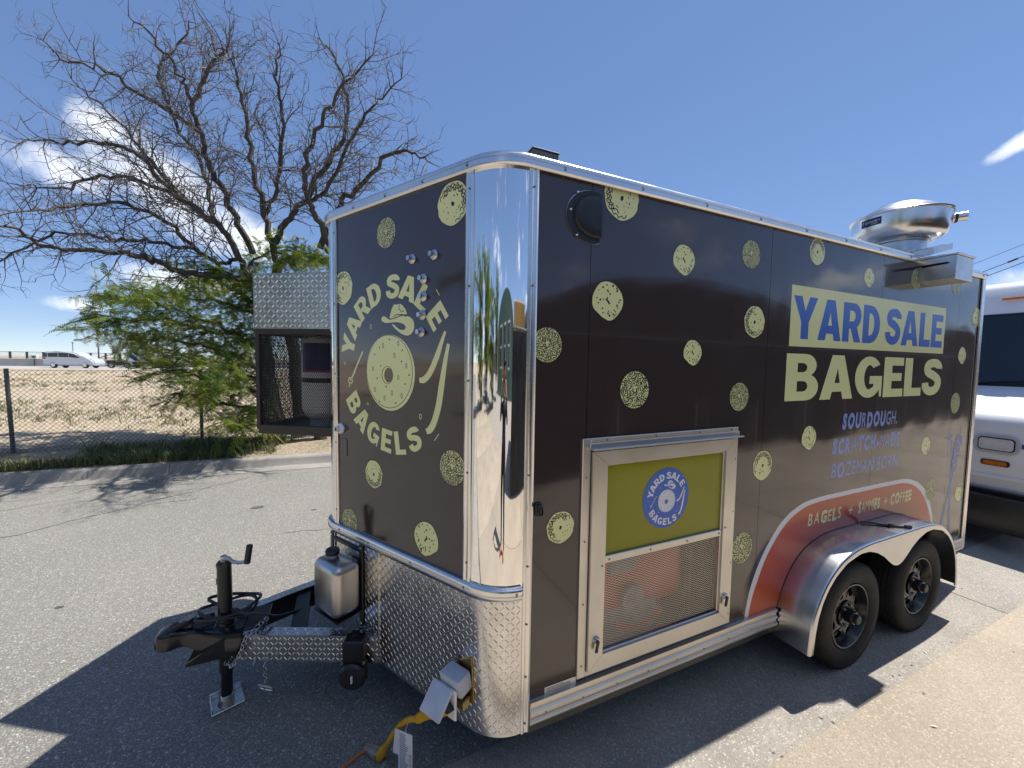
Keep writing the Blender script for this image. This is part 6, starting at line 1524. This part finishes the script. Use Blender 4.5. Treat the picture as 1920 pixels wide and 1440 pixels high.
# the photographer
def person(name, label, root, joints, edges, clothes, mats):
    t = thing(name, label, 'person', root)
    me = bpy.data.meshes.new('body'); me.from_pydata([j[0] for j in joints], edges, [])
    o = bpy.data.objects.new('body', me); COL.objects.link(o); o.parent = t; ORG[o.name] = ORG[t.name]
    sk = o.modifiers.new('skin', 'SKIN'); ss = o.modifiers.new('sub', 'SUBSURF'); ss.levels = 2; ss.render_levels = 2
    for i, j in enumerate(joints): me.skin_vertices[0].data[i].radius = (j[1], j[2] if len(j) > 2 else j[1])
    me.skin_vertices[0].data[0].use_root = True
    dg = bpy.context.evaluated_depsgraph_get(); m2 = bpy.data.meshes.new_from_object(o.evaluated_get(dg))
    o.modifiers.clear(); o.data = m2; m2.name = 'body'
    for m in mats: m2.materials.append(M[m])
    for p in m2.polygons: p.material_index = clothes(p.center); p.use_smooth = True
    return t
PX, PY = -.74, -1.80
def J(x, y, z): return (x, y, z)
jn = [((0, 0, .93), .15, .11), ((0, 0, 1.15), .135, .10), ((0, .0, 1.38), .165, .11), ((0, .0, 1.50), .06, .06), ((0, .02, 1.585), .055, .06), ((0, .03, 1.70), .085, .10),
      ((-.10, 0, .86), .095, .10), ((-.11, .02, .48), .06, .065), ((-.12, -.02, .10), .042, .045), ((-.13, .14, .045), .04, .035),
      ((.10, 0, .86), .095, .10), ((.11, .02, .48), .06, .065), ((.12, -.02, .10), .042, .045), ((.13, .14, .045), .04, .035),
      ((-.20, .0, 1.42), .06, .06), ((-.27, .13, 1.30), .047, .047), ((-.08, .24, 1.62), .033, .033), ((-.03, .27, 1.70), .034, .026),
      ((.20, .0, 1.42), .06, .06), ((.30, .13, 1.30), .047, .047), ((.24, .26, 1.60), .033, .033), ((.20, .29, 1.70), .034, .026)]
jn = [((a[0][0], a[0][1], a[0][2]),)+a[1:] for a in jn]
eg = [(0, 1), (1, 2), (2, 3), (3, 4), (4, 5), (0, 6), (6, 7), (7, 8), (8, 9), (0, 10), (10, 11), (11, 12), (12, 13), (2, 14), (14, 15), (15, 16), (16, 17), (2, 18), (18, 19), (19, 20), (20, 21)]
ph = person('person', 'person in dark clothes and orange shoes holding up a phone, mirrored in the polished corner', (PX, PY, .10), jn, eg,
            lambda c: 2 if c.z < .10 else (1 if c.z > 1.53 and abs(c.x) < .12 and c.y < .16 else (1 if (c.z > 1.55 and c.y > .2) else 0)), ['cloth_dark', 'skin', 'shoe'])
def hp(x, y, z): return (PX+x, PY+y, .10+z)
mb = MB('hair'); mb.lathe([(0, .135), (.05, .128), (.085, .10), (.103, .05), (.106, .0), (.10, -.05)], hp(0, .005, 1.70), (0, -.25, 1), 20); mb.build('hair', ph, smooth=60)
for sx, cx in ((-1, -.03), (1, .20)):
    mb = MB('skin')
    for k in range(4):
        b = (cx-sx*.0+sx*(-.028+.019*k), .28+.01, 1.735); l = (.065, .078, .074, .058)[k]
        mb.tube([hp(*b), hp(b[0], b[1]+.02, b[2]+l*.55), hp(b[0]-sx*.005, b[1]+.035, b[2]+l)], [.009, .0085, .007], 8)
    mb.tube([hp(cx-sx*.03, .28, 1.70), hp(cx-sx*.055, .30, 1.725), hp(cx-sx*.06, .315, 1.755)], [.011, .010, .008], 8); mb.build('fingers', ph)
phone = thing('phone', 'dark phone held up by the person, mirrored in the polished corner', 'phone', (-.585, -1.50, 1.86))
mb = MB('black_gloss'); mb.box(lambda a, o, z: (-.59+a*.92-o*.4, -1.502+a*-.40*-1*-1+o*.92*1, 1.915+z), (-.075, .075, -.004, .004, -.037, .037), .003, 2); mb.build('case', phone)
